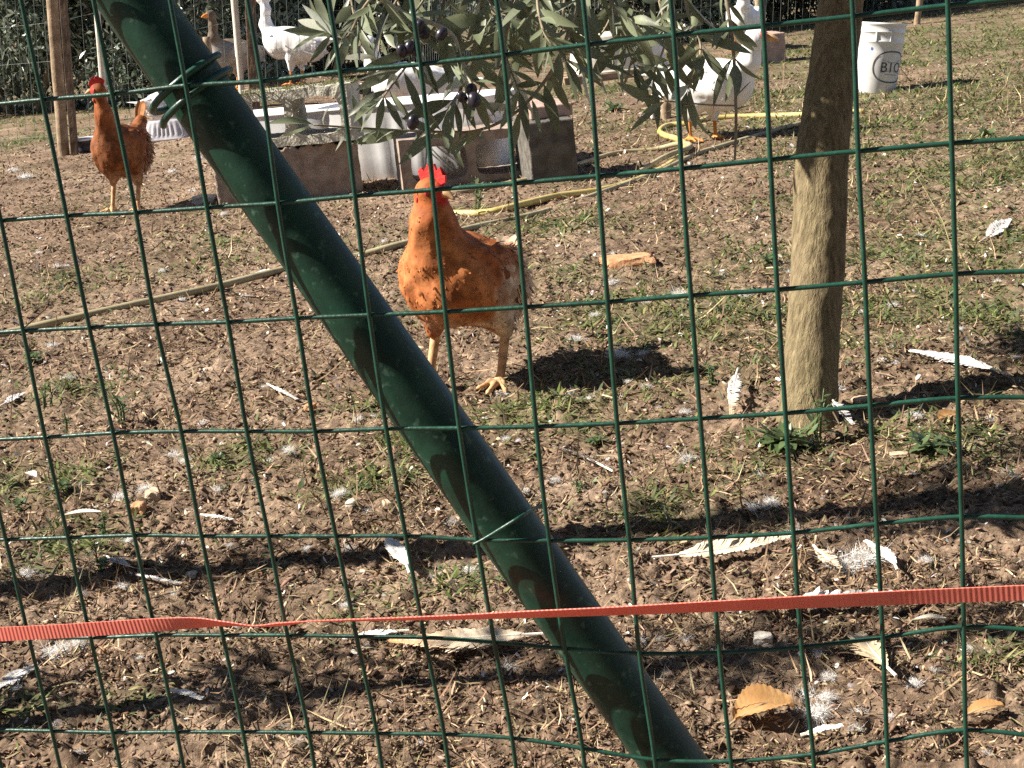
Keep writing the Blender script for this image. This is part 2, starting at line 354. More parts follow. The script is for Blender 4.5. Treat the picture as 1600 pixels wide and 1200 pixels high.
def build_ground():
    ys = np.concatenate([[-40, -10, -2, 0, .6, 1.0], np.geomspace(1.25, 14, 620), [15, 17, 20, 25, 32, 45, 70, 120, 250]])
    us = np.concatenate([[-60, -20, -8, -3, -1.6, -1.0, -.75], np.linspace(-.56, .56, 470), [.75, 1.0, 1.6, 3, 8, 20, 60]])
    yy = np.maximum(np.abs(ys), 1.2)
    X = us[None, :]*yy[:, None]; Y = np.repeat(ys[:, None], len(us), 1)
    near = (np.abs(us)[None, :] < .9) & (ys[:, None] > 1) & (ys[:, None] < 14.5)
    Z = macro(X, Y) + np.where(near, micro(X, Y), 0)
    n, m = X.shape; i = np.arange(n*m).reshape(n, m)
    F = np.stack([i[:-1, :-1], i[:-1, 1:], i[1:, 1:], i[1:, :-1]], -1).reshape(-1, 4)
    g = green(X.ravel(), Y.ravel())
    me = mesh('ground', np.stack([X, Y, Z], -1).reshape(-1, 3), F, M['soil'], np.repeat(g[:, None], 3, 1), True)
    return tag(obj('ground', me), 'brown trodden soil of the poultry yard climbing to the right', None, None, 'structure')
build_ground()

def scatter(n, y0, y1, half=.5, power=1.0):        # points over the yard, denser near the fence
    u = rng.uniform(0, 1, n)
    y = y0*(y1/y0)**u if power == 1 else y0+(y1-y0)*u**power
    x = rng.uniform(-half, half, n)*np.maximum(y, 1.2)
    return x, y
def stuff(name, V, F, mt, cols, label, cat):
    return tag(obj(name, mesh(name, V, F, mt, cols)), label, cat, None, 'stuff')

def soil_crumbs():
    n = 165000
    x, y = scatter(n, 1.35, 9)
    # bare ground carries more crumbs; clumps
    keep = rng.uniform(0, 1, n) < np.clip(.55+.9*fbm(x*5, y*5, 2)-.45*green(x, y), .12, 1)
    x, y = x[keep], y[keep]; n = len(x)
    s = np.minimum(rng.lognormal(0, .45, n), 2.2)*.0020*np.sqrt(np.maximum(y, 1.4)/1.6)
    z = gz(x, y)
    oc = np.array([(1, 0, 0), (-1, 0, 0), (0, 1, 0), (0, -1, 0), (0, 0, 1), (0, 0, -1)], float)
    f = np.array([(0, 2, 4), (2, 1, 4), (1, 3, 4), (3, 0, 4), (2, 0, 5), (1, 2, 5), (3, 1, 5), (0, 3, 5)])
    asp = np.stack([rng.uniform(.8, 2.8, n), rng.uniform(.5, 1.1, n), rng.uniform(.3, .8, n)], -1)
    v = oc[None]*asp[:, None]*(1+rng.uniform(-.35, .35, (n, 6, 1)))*s[:, None, None]
    v += rng.normal(0, .18, (n, 6, 3))*s[:, None, None]
    a = rng.uniform(0, 2*np.pi, n); t = rng.normal(0, .35, n)
    ct, st = np.cos(t)[:, None], np.sin(t)[:, None]
    vx, vz = v[..., 0]*ct-v[..., 2]*st, v[..., 0]*st+v[..., 2]*ct
    ca, sa = np.cos(a)[:, None], np.sin(a)[:, None]
    V = np.stack([vx*ca-v[..., 1]*sa+x[:, None], vx*sa+v[..., 1]*ca+y[:, None], vz+(z+s*.25)[:, None]], -1).reshape(-1, 3)
    F = (np.arange(n)[:, None, None]*6+f[None]).reshape(-1, 3)
    pal = np.array([(.085, .055, .037), (.155, .103, .071), (.24, .168, .12), (.32, .235, .17), (.42, .33, .24), (.17, .10, .06)])
    c = pal[rng.choice(6, n, p=[.27, .31, .22, .10, .03, .07])]
    stuff('soil_crumbs', V, F, M['litter'], rcol(c, n, 6, .2), 'loose brown crumbs of earth over the yard', 'soil')
soil_crumbs()

def straw_litter():
    n = 130000
    x, y = scatter(n, 1.35, 8)
    keep = rng.uniform(0, 1, n) < np.clip(.6+1.1*fbm(x*3.3+9, y*3.3, 3), .06, 1)
    x, y = x[keep], y[keep]; n = len(x)
    L = rng.lognormal(0, .6, n)*.0135*np.sqrt(np.maximum(y, 1.4)/1.8); W = rng.uniform(.0010, .0024, n)*np.sqrt(np.maximum(y, 1.4)/1.5)
    a = rng.uniform(0, 2*np.pi, n); tz = rng.normal(.05, .25, n)
    T = np.stack([np.cos(a), np.sin(a), tz], -1)
    N = np.stack([rng.normal(0, .6, n), rng.normal(0, .6, n), np.ones(n)], -1)
    P = np.stack([x, y, gz(x, y)+.003], -1)
    V, F, m = cards(P, T, N, L, W, rng.normal(-.1, .7, n), ((0, .8), (.5, 1), (1, .0)))
    pal = np.array([(.34, .24, .145), (.46, .35, .22), (.25, .165, .10), (.14, .09, .055), (.27, .22, .12)])
    c = pal[rng.choice(5, n, p=[.20, .09, .29, .30, .12])]
    stuff('straw_litter', V, F, M['straw'], rcol(c, n, m, .2), 'dry straw and grass stalks strewn over the soil', 'straw')
straw_litter()

def grass():
    n = 420000
    x, y = scatter(n, 1.45, 13); x2, y2 = scatter(160000, 4.5, 14); x = np.concatenate([x, x2]); y = np.concatenate([y, y2]); n = len(x)
    g = green(x, y)
    tuft = np.clip(.5+1.5*fbm(x*9, y*9, 2), .03, 1)
    keep = rng.uniform(0, 1, n) < np.clip(g*tuft*np.where(y > 3.2, .8, 1.1), 0, 1)
    x, y, g = x[keep], y[keep], g[keep]; n = len(x)
    L = rng.uniform(.012, .034, n)*(1+.045*y)*(.7+.6*g); W = rng.uniform(.0022, .0046, n)*np.sqrt(y/1.6)
    a = rng.uniform(0, 2*np.pi, n); tz = rng.uniform(.15, 1.1, n)
    T = np.stack([np.cos(a), np.sin(a), tz], -1); N = np.stack([np.cos(a), np.sin(a), -np.ones(n)*.6], -1)*-1
    P = np.stack([x, y, gz(x, y)-.001], -1)
    V, F, m = cards(P, T, N, L, W, rng.uniform(-.7, .05, n), PROF_BLADE)
    pal = np.array([(.085, .12, .03), (.14, .165, .05), (.22, .225, .095), (.30, .27, .13), (.13, .155, .085)])
    pick = rng.choice(5, n, p=[.25, .27, .2, .1, .18])
    stuff('grass', V, F, M['blade'], rcol(pal[pick], n, m, .18), 'short worn grass and low weeds in patches over the yard', 'grass')
grass()

# ------------------------------------------------------------------ the green welded fence in front
FO = np.array((-.29652, .98348, .71364)); FA = np.array((.048137, -.012332, .005547)); FB = np.array((.008923, .002541, -.075399))
FN = np.cross(FA, FB); FN /= np.linalg.norm(FN)
if FN[1] > 0: FN = -FN                              # towards the camera's side
def onfence(px, py, off=0.0):                       # point of the fence sheet seen at a pixel, off metres to the camera's side
    r = np.array(ray(px, py)); c = np.array((0, 0, CAMH))
    t = ((FO+FN*off-c)@FN)/(r@FN); return c+r*t
XING = {   # where the wires cross in the photograph: column -> crossings of rows 0..6
 0: [(67.7,156),(106,337.5),(141,512.5),(178.75,677.5),(211,837.5),(246,993.75),(277.5,1145)],
 1: [(176.5,147.3),(214,332.5),(245,507.5),(285,675),(316,838.75),(350,993.75),(381,1145)],
 2: [(291.7,134),(325,325),(357.5,504),(387.5,675),(421,838.75),(451,993.75),(483.75,1146)],
 3: [(409.4,127),(435.6,318),(465,498),(493.75,675),(526,838.75),(558.75,996),(590,1147.5)],
 4: [(532.5,112),(556,306.7),(578,493),(605,671),(635,838.75),(665,997.5),(695,1149)],
 5: [(658,100.6),(678,297),(696.7,488),(718.75,670),(746,845),(773.75,1005),(801,1155)],
 6: [(787.5,86),(805,287),(821.7,480.7),(838.75,667.5),(858.75,846),(883.75,1015),(911,1171)],
 7: [(919.4,70),(935.4,275.6),(950,472.5),(965,662.5),(983.75,845),(1000,1022.5),(1023.75,1188.75)],
 8: [(1053.5,55.4),(1065.8,264),(1080,462.5),(1095,655),(1110,841),(1125,1021),(1142.5,1191)],
 9: [(1193,40.8),(1204,250),(1215,453.5),(1227.7,646.7),(1240,833.75),(1253,1012.5),(1271,1180)],
 10: [(1333,26),(1341,237),(1351.7,441.7),(1360,635),(1370,820),(1379.5,997.5),(1386,1160)],
 11: [(1481,9),(1487,224.6),(1493,429),(1496.7,623),(1502.5,808.75),(1506,981),(1508.75,1142.5)],
 -1: [None,(3.5,345),(37.5,517.5),(72.5,684),(107.5,841),(143.75,997.5),(177.5,1146)]}
C0, C1, R0, R1 = -5, 15, -3, 9
grid = {}
for c in range(C0, C1+1):
    for r in range(R0, R1+1):
        ideal = FO+FA*c+FB*r; cc, rr = min(max(c, -1), 11), min(max(r, 0), 6)
        if cc == -1 and rr == 0: cc = 0
        q = onfence(*XING[cc][rr]); w = math.exp(-.35*(abs(c-cc)+abs(r-rr)))
        grid[c, r] = ideal+(q-(FO+FA*cc+FB*rr))*w
def build_fence():
    t = thing('wire_fence', 'green plastic-coated welded wire fence in front of the yard', 'fence', grid[4, R1])
    t0 = np.array(t.location)
    for c in range(C0, C1+1):
        P = smoothp([grid[c, r]+FN*.0012 for r in range(R0, R1+1)], 6)-t0
        P += FN*(np.sin(np.linspace(0, 40, len(P)))*.0003)[:, None]
        V, F = tube(P, .00148, 8); obj('vertical_wire', mesh('vertical_wire', V, F, M['wire'], smooth=True), t)
    for r in range(R0, R1+1):
        P = smoothp([grid[c, r]-FN*.0013 for c in range(C0, C1+1)], 6)-t0
        V, F = tube(P, .00145, 8); obj('horizontal_wire', mesh('horizontal_wire', V, F, M['wire'], smooth=True), t)
build_fence()

# strut: straight pole just behind the sheet
SA, SB = onfence(208, 0, -.030), onfence(1058, 1200, -.030)
SD = (SB-SA)/np.linalg.norm(SB-SA)
def build_strut():
    top = SA-SD*1.0; k = 0
    bot = SB.copy()
    while bot[2] > float(macro(bot[0], bot[1]))-.12: bot = bot+SD*.01
    n = 120; P = top[None]+np.linspace(0, 1, n)[:, None]*(bot-top)[None]
    dent = .0004*np.sin(np.linspace(0, 31, n))
    o = bot.copy(); V, F = tube(P-o, .0212+dent, 40)
    ob = obj('brace_pole', mesh('brace_pole', V, F, M['pole'], smooth=True)); ob.location = o
    tag(ob, 'scuffed dark green metal brace pole slanting behind the wire fence', 'pole')
build_strut()
SU = -np.array(ray(400, 300)); SU = SU-SD*(SU@SD); SU /= np.linalg.norm(SU); SV = np.cross(SD, SU)
if SV[0] < 0: SV = -SV                              # SV: to the right across the pole
def build_ties():
    c = onfence(300, 142, -.030)                    # thick loop round the pole at the upper wire
    th = np.linspace(-1.3, 2*math.pi*1.25, 90); P = []
    for a in th:
        s = (a/(2*math.pi))
        P.append(c+SU*math.cos(a)*.0262-SV*math.sin(a)*(.0275)+SD*(-.006+.011*s))
    P = np.array(P); V, F = tube(P-c, .0024, 8)
    o = obj('tie_wire', mesh('tie_wire', V, F, M['wire'], smooth=True)); o.location = c
    tag(o, 'thick green tie wire looped round the top of the slanting pole', 'wire')
    pts = [onfence(739, 851, .004), onfence(760, 840, .003), onfence(806, 812, .0015), onfence(826, 800, -.012), onfence(838, 793, -.03), onfence(852, 789, -.040)]
    P = smoothp(pts, 8); c = P[0].copy(); V, F = tube(P-c, [.0010, .0013, .0013, .0011], 8)
    o = obj('tie_wire', mesh('tie_wire', V, F, M['wire'], smooth=True)); o.location = c
    tag(o, 'short thin green tie wire end poking out halfway down the pole', 'wire')
build_ties()

def tape_mat():
    m, nt, b = newmat('tape_weave'); n, l = nt.nodes, nt.links
    uv = n.new('ShaderNodeAttribute'); uv.attribute_name = 'Col'      # r: metres along, g: across
    sp = n.new('ShaderNodeSeparateColor'); l.new(uv.outputs['Color'], sp.inputs[0])
    def wave(src, k):
        a = n.new('ShaderNodeMath'); a.operation = 'MULTIPLY'; a.inputs[1].default_value = k; l.new(src, a.inputs[0])
        s = n.new('ShaderNodeMath'); s.operation = 'SINE'; l.new(a.outputs[0], s.inputs[0]); return s.outputs[0]
    w = wave(sp.outputs[0], 2*math.pi/.0031)
    r = n.new('ShaderNodeMapRange'); r.inputs[1].default_value = -1; r.inputs[2].default_value = 1; l.new(w, r.inputs[0])
    no = n.new('ShaderNodeTexNoise'); no.inputs['Scale'].default_value = 55; tc = n.new('ShaderNodeTexCoord'); l.new(tc.outputs['Object'], no.inputs['Vector'])
    rp = n.new('ShaderNodeValToRGB'); rp.color_ramp.elements[0].color = (.78, .19, .14, 1); rp.color_ramp.elements[1].color = (.86, .28, .22, 1)
    l.new(no.outputs['Fac'], rp.inputs[0]); l.new(rp.outputs[0], b.inputs['Base Color'])
    bp = n.new('ShaderNodeBump'); bp.inputs['Strength'].default_value = .55; bp.inputs['Distance'].default_value = .0005
    l.new(r.outputs[0], bp.inputs['Height']); l.new(bp.outputs[0], b.inputs['Normal'])
    b.inputs['Roughness'].default_value = .6
    t = n.new('ShaderNodeBsdfTranslucent'); l.new(rp.outputs[0], t.inputs[0]); ms = n.new('ShaderNodeMixShader'); ms.inputs[0].default_value = .3
    l.new(b.outputs[0], ms.inputs[1]); l.new(t.outputs[0], ms.inputs[2]); l.new(ms.outputs[0], n['Material Output'].inputs[0])
    return m
M['tape'] = tape_mat()
def build_tape():
    K = [(-160,1000,5),(-40,994,5),(0,991,0),(100,986,4),(220,978,8),(300,973,25),(350,974,50),(400,978,64),(440,975,58),(480,971,66),(540,969,62),(620,967,58),
         (720,964,52),(820,960,45),(950,955,40),(1100,948,32),(1250,941,24),(1400,934,18),(1550,928,14),(1680,923,10),(1800,918,10)]
    P = smoothp([onfence(a, b_, .0085) for a, b_, _ in K], 12)
    tw = np.interp(np.linspace(0, 1, len(P)), np.linspace(0, 1, len(K)), [k[2] for k in K])*math.pi/180
    T = np.gradient(P, axis=0); T = nrm(T); up = nrm(np.cross(np.cross(T, np.array((0, 0, 1.))), T)); nn = np.cross(T, up)
    nn = np.where((nn@FN)[:, None] < 0, -nn, nn)
    w = np.cos(tw)[:, None]*up+np.sin(tw)[:, None]*nn; h = .0053; s = np.concatenate([[0], np.cumsum(np.linalg.norm(np.diff(P, axis=0), axis=1))])
    q = np.cross(T, w); th = .0004; V = []; C = []
    for i in range(len(P)):
        for a, b_ in ((-1, -1), (-1, 1), (1, 1), (1, -1)): V.append(P[i]+w[i]*h*a+q[i]*th*b_); C.append((s[i], (a+1)/2, 0))
    F = [(i*4+j, i*4+(j+1) % 4, i*4+4+(j+1) % 4, i*4+4+j) for i in range(len(P)-1) for j in range(4)]
    F += [(0, 1, 2, 3), tuple((len(P)-1)*4+j for j in (3, 2, 1, 0))]
    o0 = P[len(P)//2].copy()
    o = obj('barrier_tape', mesh('barrier_tape', np.array(V)-o0, F, M['tape'], np.array(C))); o.location = o0
    tag(o, 'coral red woven tape stretched and twisted across the wire fence', 'tape')
build_tape()

# ------------------------------------------------------------------ olive tree
def bark_mat():
    m, nt, b = newmat('olive_bark'); n, l = nt.nodes, nt.links
    tc = n.new('ShaderNodeTexCoord'); mp = n.new('ShaderNodeMapping'); mp.inputs['Scale'].default_value = (1, 1, .22)
    l.new(tc.outputs['Object'], mp.inputs['Vector'])
    n1 = n.new('ShaderNodeTexNoise'); n1.inputs['Scale'].default_value = 120; n1.inputs['Detail'].default_value = 8; n1.inputs['Roughness'].default_value = .65
    n2 = n.new('ShaderNodeTexNoise'); n2.inputs['Scale'].default_value = 14
    vo = n.new('ShaderNodeTexVoronoi'); vo.feature = 'DISTANCE_TO_EDGE'; vo.inputs['Scale'].default_value = 130
    l.new(mp.outputs[0], n1.inputs['Vector']); l.new(tc.outputs['Object'], n2.inputs['Vector']); l.new(mp.outputs[0], vo.inputs['Vector'])
    r = n.new('ShaderNodeValToRGB'); e = r.color_ramp.elements; e[0].position = .3; e[1].position = .68
    e[0].color = (.095, .074, .046, 1); e[1].color = (.28, .225, .148, 1); l.new(n1.outputs['Fac'], r.inputs[0])
    r2 = n.new('ShaderNodeValToRGB'); r2.color_ramp.elements[0].color = (.85, .9, .72, 1); r2.color_ramp.elements[1].color = (1.1, 1.03, 1, 1); l.new(n2.outputs['Fac'], r2.inputs[0])
    mx = n.new('ShaderNodeMix'); mx.data_type = 'RGBA'; mx.blend_type = 'MULTIPLY'; mx.inputs[0].default_value = 1
    l.new(r.outputs[0], mx.inputs[6]); l.new(r2.outputs[0], mx.inputs[7]); l.new(mx.outputs[2], b.inputs['Base Color'])
    cr = n.new('ShaderNodeMath'); cr.operation = 'MINIMUM'; cr.inputs[1].default_value = .09; l.new(vo.outputs['Distance'], cr.inputs[0])
    sm = n.new('ShaderNodeMath'); sm.operation = 'MULTIPLY_ADD'; sm.inputs[1].default_value = 1.1; l.new(cr.outputs[0], sm.inputs[0]); l.new(n1.outputs['Fac'], sm.inputs[2])
    bp = n.new('ShaderNodeBump'); bp.inputs['Strength'].default_value = 1; bp.inputs['Distance'].default_value = .006
    l.new(sm.outputs[0], bp.inputs['Height']); l.new(bp.outputs[0], b.inputs['Normal'])
    b.inputs['Roughness'].default_value = .9; b.inputs['Specular IOR Level'].default_value = .12
    return m
M['bark'] = bark_mat()
def bumpy_tube(P, rad, k=48, amp=.004, seed=0):
    V, F = tube(P, rad, k)
    from mathutils import noise
    n = len(P); ctr = np.repeat(np.asarray(P), k, 0); d = V-ctr; rl = np.linalg.norm(d, axis=1); d /= rl[:, None]+1e-9
    o = Vector((seed*2.3, seed*.9, seed*1.3))
    for i in range(len(V)):
        q = Vector(V[i])+o
        V[i] += d[i]*(amp*noise.noise(Vector((q.x*14, q.y*14, q.z*5)))+amp*.45*noise.noise(q*45))
    return V, F
def leaf_mesh(name, L, W, bend, fold, m_):          # one olive leaf: lanceolate blade with a short stalk, along +x
    prof = [(0, .05), (.06, .10), (.2, .55), (.4, .95), (.55, 1), (.72, .8), (.88, .42), (.97, .1)]
    V = []; F = []
    for t, w in prof:
        z = -bend*t*t*L
        V += [(t*L, -w*W/2, z+fold*w*W), (t*L, 0, z), (t*L, w*W/2, z+fold*w*W)]
    V.append((L, 0, -bend*L)); n = len(prof)
    for i in range(n-1):
        a = i*3; F += [(a, a+3, a+4, a+1), (a+1, a+4, a+5, a+2)]
    a = (n-1)*3; F += [(a, 3*n, a+1), (a+1, 3*n, a+2)]
    return mesh(name, V, F, m_, smooth=True)
LEAVES = [leaf_mesh('leaf', 1, .175+(.03*i) % .07, .10*i-.12, .10+.05*(i % 3), M['olive_leaf']) for i in range(6)]

TB = G(1264, 662)
tree = thing('olive_tree', 'young olive tree with leaning tan trunk and low black-fruited branches', 'tree', TB)
def tl(p): return np.array(tuple(p))-np.array(tuple(TB))
tdep = depth(TB)
def build_trunk():
    K = [(1262,690,tdep,.058),(1263,655,tdep,.050),(1267,600,tdep,.0455),(1271,500,tdep,.0445),(1277,420,tdep,.0455),(1281,350,tdep,.0455),(1283,250,tdep,.0425),
         (1292,170,tdep+.01,.0405),(1302,100,tdep+.02,.0395),(1314,0,tdep+.03,.0385),(1335,-140,tdep+.05,.037),(1350,-300,tdep+.05,.034)]
    P = smoothp([tl(at(a, b_, d)) for a, b_, d, _ in K], 22)
    rad = np.interp(np.linspace(0, len(K)-1, len(P)), range(len(K)), [k[3] for k in K])
    V, F = bumpy_tube(P, rad, 56, .0042, 1)
    obj('trunk', mesh('trunk', V, F, M['bark'], smooth=True), tree)
    return P[-1]
TOP = build_trunk()
LEAFN = [0]
LQ = []
def put_leaf(parent, p, d, n, L, me=None):
    d = Vector(d).normalized(); n = Vector(n); n = (n-d*n.dot(d)).normalized(); sd_ = n.cross(d)
    LQ.append((parent, Matrix.Translation(Vector(p)) @ Matrix((d, sd_, n)).transposed().to_4x4() @ Matrix.Scale(L, 4), me or random.choice(LEAVES)))
def flush_leaves(limit=290):                        # the leaves that show largest are parts of their branch, the rest one part of the tree
    def key(q):
        c = q[1] @ Vector((.5, 0, 0))+Vector(TB); dd = depth(c); py = 600-FPX*((c.y*SN+(c.z-CAMH)*CS)/dd)
        return (py < 0, dd)
    LQ.sort(key=key); parts = []
    for parent, mw, me in LQ[:limit]: obj('leaf', me, parent).matrix_local = mw
    for parent, mw, me in LQ[limit:]: parts.append(([tuple(mw @ v.co) for v in me.vertices], [tuple(f.vertices) for f in me.polygons]))
    if parts: V, F = merge(parts); tag(obj('foliage', mesh('foliage', V, F, M['olive_leaf'], smooth=True), tree), kind='stuff')
def leafy(parent, P, n, L0=.058, skip=0.0, droop=.25, spread=1.0, rnd=None, end=1.0):
    """opposite leaf pairs along a twig path P (local)"""
    rnd = rnd or random
    for i in range(n):
        t = skip+(end-skip)*(i+rnd.uniform(.1, .7))/n; k = min(int(t*(len(P)-1)), len(P)-2)
        p = P[k]; T = Vector(P[k+1]-P[k]).normalized()
        side = Vector((rnd.gauss(0, 1), rnd.gauss(0, .8), rnd.gauss(.1, 1))); side = (side-T*side.dot(T)).normalized()
        for sg in (1, -1):
            if rnd.random() < .14: continue
            d = (T*rnd.uniform(.35, .9)+side*sg*spread*rnd.uniform(.6, 1.1)+Vector((0, 0, -droop)))
            nn = Vector((rnd.gauss(-.55, .55), rnd.gauss(-.6, .5), rnd.gauss(.4, .45)))
            put_leaf(parent, p, d, nn, L0*rnd.uniform(.6, 1.18))
    # terminal leaves
    T = Vector(P[-1]-P[-2]).normalized()
    for _ in range(3 if end > .99 else 0):
        put_leaf(parent, P[-1], T+Vector((rnd.gauss(0, .35), rnd.gauss(0, .35), rnd.gauss(0, .35))), (rnd.gauss(0, .5), -.4, .7), L0*rnd.uniform(.6, 1))
def twig(pts, r0, r1, m_='twig', n=0, **kw):
    P = smoothp([tl(at(*p)) for p in pts], 8)
    V, F = tube(P, [r0, r1], 7); o = obj('branch', mesh('branch', V, F, M[m_], smooth=True), tree)
    if n: leafy(o, P, n, **kw)
    return o, P
def build_branches():
    rnd = random.Random(21)
    J = (1330, -150, tdep)                               # fork above the picture
    # the low limb that carries the visible sprays
    twig([J, (1180,-210,2.6), (1000,-160,2.3), (860,-110,2.1), (740,-70,2.0)], .014, .007)
    twig([(1000,-160,2.3), (1060,-90,2.15), (1110,-30,2.05)], .008, .005)
    S = [  # sprays: path in the photograph with distance, leaf pairs
     ([(940,-110,2.1),(905,0,2.05),(875,85,2.0),(845,135,1.98),(800,180,1.97),(740,205,1.95),(660,205,1.93),(560,200,1.92),(490,195,1.9)], .0030, .0012, 'twig', 15, 0.064),
     ([(800,-90,2.02),(650,-20,1.95),(590,5,1.92)], .004, .002, 'twig_pale', 7, 0.070),
     ([(560,-40,1.9),(620,15,1.92),(700,48,1.93),(720,90,1.93),(740,140,1.92)], .0038, .0018, 'twig_pale', 9, 0.070),
     ([(700,-60,2.0),(690,20,1.97),(660,70,1.95),(630,110,1.93),(600,150,1.9)], .0028, .001, 'twig', 10, 0.072),
     ([(760,-60,2.0),(750,30,1.98),(735,110,1.96),(700,170,1.94)], .0028, .001, 'twig', 10, 0.070),
     ([(830,-70,2.05),(800,20,2.0),(790,80,1.99),(810,140,1.97)], .0028, .001, 'twig', 10, 0.070),
     ([(620,-50,1.95),(570,10,1.92),(540,60,1.9),(510,50,1.88)], .0026, .001, 'twig', 8, 0.072),
     ([(900,-60,2.1),(880,20,2.06),(900,70,2.04),(940,95,2.02)], .0028, .001, 'twig', 10, 0.070),
     ([(960,-80,2.15),(955,0,2.1),(975,60,2.08),(990,100,2.06)], .0028, .001, 'twig', 10, 0.072),
     ([(860,-60,1.95),(840,-10,1.93),(850,50,1.9),(880,90,1.9)], .0026, .001, 'twig', 9, 0.070),
     ([(1010,-90,2.15),(1030,0,2.1),(1040,60,2.06),(1020,120,2.04)], .0026, .001, 'twig', 9, 0.072),
     ([(1060,-60,2.1),(1075,20,2.06),(1095,75,2.03),(1075,140,2.02)], .0026, .001, 'twig', 9, 0.072),
     ([(1120,-70,2.06),(1135,0,2.03),(1145,70,2.02),(1149,140,2.02),(1150,200,2.02),(1148,250,2.02)], .0030, .0017, 'twig', 6, 0.064),
     ([(1149,165,2.02),(1110,164,2.01),(1065,160,2.0),(1040,158,1.99)], .0013, .0008, 'twig', 1, .05),
     ([(1150,150,2.02),(1172,128,2.03)], .0012, .0006, 'twig', 0, .05),
     ([(1151,170,2.02),(1170,165,2.0)], .0012, .0006, 'twig', 0, .05),
     ([(700,-90,2.1),(640,-30,2.1),(600,40,2.08),(590,90,2.06)], .0026, .001, 'twig', 8, 0.070),
     ([(880,-90,2.2),(920,-30,2.2),(960,20,2.18),(1010,40,2.15)], .0026, .001, 'twig', 9, 0.070),
     ([(790,-90,2.15),(740,-30,2.15),(770,20,2.14),(820,50,2.12)], .0026, .001, 'twig', 9, 0.070),
    ]
    for k in range(9):
        x = 560+k*62+rnd.uniform(-25, 25); d = 1.92+.25*rnd.random(); e = rnd.uniform(-70, 70); y1 = rnd.uniform(10, 75)
        S.append(([(x-e*.6, -110, d+.06), (x, -40, d+.03), (x+e*.5, y1*.5, d+.01), (x+e, y1, d)], .0026, .001, 'twig', 6, .068))
    first = None
    for pts, r0, r1, m_, n, L0 in S:
        o, P = twig(pts, r0, r1, m_, n, L0=L0, skip=.12, rnd=rnd, end=.55 if pts[-1][:2] == (1148, 250) else 1.0)
        first = first or (o, P)
    # single leaves that stand out against the yard
    o = first[0]
    for a, b_, d, e, f_, L in [(1032,166,2.0,962,128,.062),(1030,168,2.0,985,196,.05),(478,52,1.9,515,52,.045),(640,205,1.92,548,222,.052),(566,200,1.92,552,148,.045),
                              (600,150,1.92,630,205,.052),(700,215,1.93,722,262,.045),(690,205,1.93,640,150,.05),(745,205,1.94,720,150,.05),(545,50,1.9,440,52,.06)]:
        p0 = tl(at(a, b_, d)); p1 = tl(at(e, f_, d-.01)); dv = p1-p0
        put_leaf(o, p0, dv, (rnd.gauss(0, .3), -.8, .4), float(np.linalg.norm(dv)))
    # black olives in twos and threes
    def olive_mesh():
        bm = bmesh.new(); bmesh.ops.create_uvsphere(bm, u_segments=14, v_segments=10, radius=1)
        for v in bm.verts: v.co = Vector((v.co.x*.0095, v.co.y*.0095, v.co.z*.0125))
        V = np.array([tuple(v.co) for v in bm.verts]); F = [tuple(v.index for v in f.verts) for f in bm.faces]; bm.free()
        return mesh('olive', V, F, M['olive'], smooth=True)
    om = olive_mesh()
    for a, b_ in [(640,74),(628,80),(655,42),(662,50),(690,53),(650,78),(737,141),(722,152),(741,156),(645,191)]:
        q = obj('olive', om, o); q.location = Vector(tl(at(a, b_, 1.89+rnd.uniform(-.01, .02)))); q.rotation_euler = (rnd.uniform(-.6, .6), rnd.uniform(-.6, .6), 0)
        q.scale = [rnd.uniform(.68, .85)]*3
build_branches(); flush_leaves()
def crown_cloud(centres, n, L=(.04, .07), seed=1, prof=PROF_LEAF):
    r = np.random.default_rng(seed); P = []
    c = np.array([x[:3] for x in centres]); s = np.array([x[3] for x in centres]); w = s**3/np.sum(s**3)
    k = r.choice(len(c), n, p=w); d = r.normal(0, 1, (n, 3)); d = nrm(d)*(r.uniform(0, 1, n)**.45)[:, None]
    P = c[k]+d*s[k][:, None]*np.array([1, 1, .8])
    T = nrm(d+r.normal(0, .7, (n, 3))+np.array([0, 0, -.2])); N = r.normal(0, .6, (n, 3))+np.array([0, 0, .7])
    LL = r.uniform(*L, n)
    return cards(P, T, N, LL, LL*(.22 if prof is PROF_LEAF else .30), r.uniform(-.2, .2, n), prof, .08)
def olive_crown():                                  # the part of the crown above the picture
    cs = [(*tl((-.04, 2.70, 1.04)), .23), (*tl((.16, 2.74, 1.12)), .22), (*tl((.05, 2.45, 1.25)), .22), (*tl((.5, 2.75, 1.45)), .30), (*tl((.9, 2.9, 1.6)), .32), (*tl((.7, 3.1, 1.75)), .3),
          (*tl((.3, 2.5, 1.5)), .25), (*tl((1.1, 2.6, 1.5)), .28)]
    V, F, m = crown_cloud(cs, 8000, seed=5)
    o = obj('crown', mesh('crown', V, F, M['olive_leaf']), tree); tag(o, kind='stuff')
    V, F, m = crown_cloud([(*tl((-.03, 2.70, .98)), .20), (*tl((.12, 2.72, 1.10)), .20), (*tl((-.15, 2.70, 1.15)), .20)], 4200, seed=15)
    o = obj('crown', mesh('crown', V, F, M['olive_leaf']), tree); tag(o, kind='stuff')
    for c in cs:
        P = smoothp([TOP, (TOP+np.array(c[:3]))/2+np.array((0, 0, .05)), np.array(c[:3])], 6)
        V, F = tube(P, [.013, .004], 8); obj('limb', mesh('limb', V, F, M['bark'], smooth=True), tree)
olive_crown()

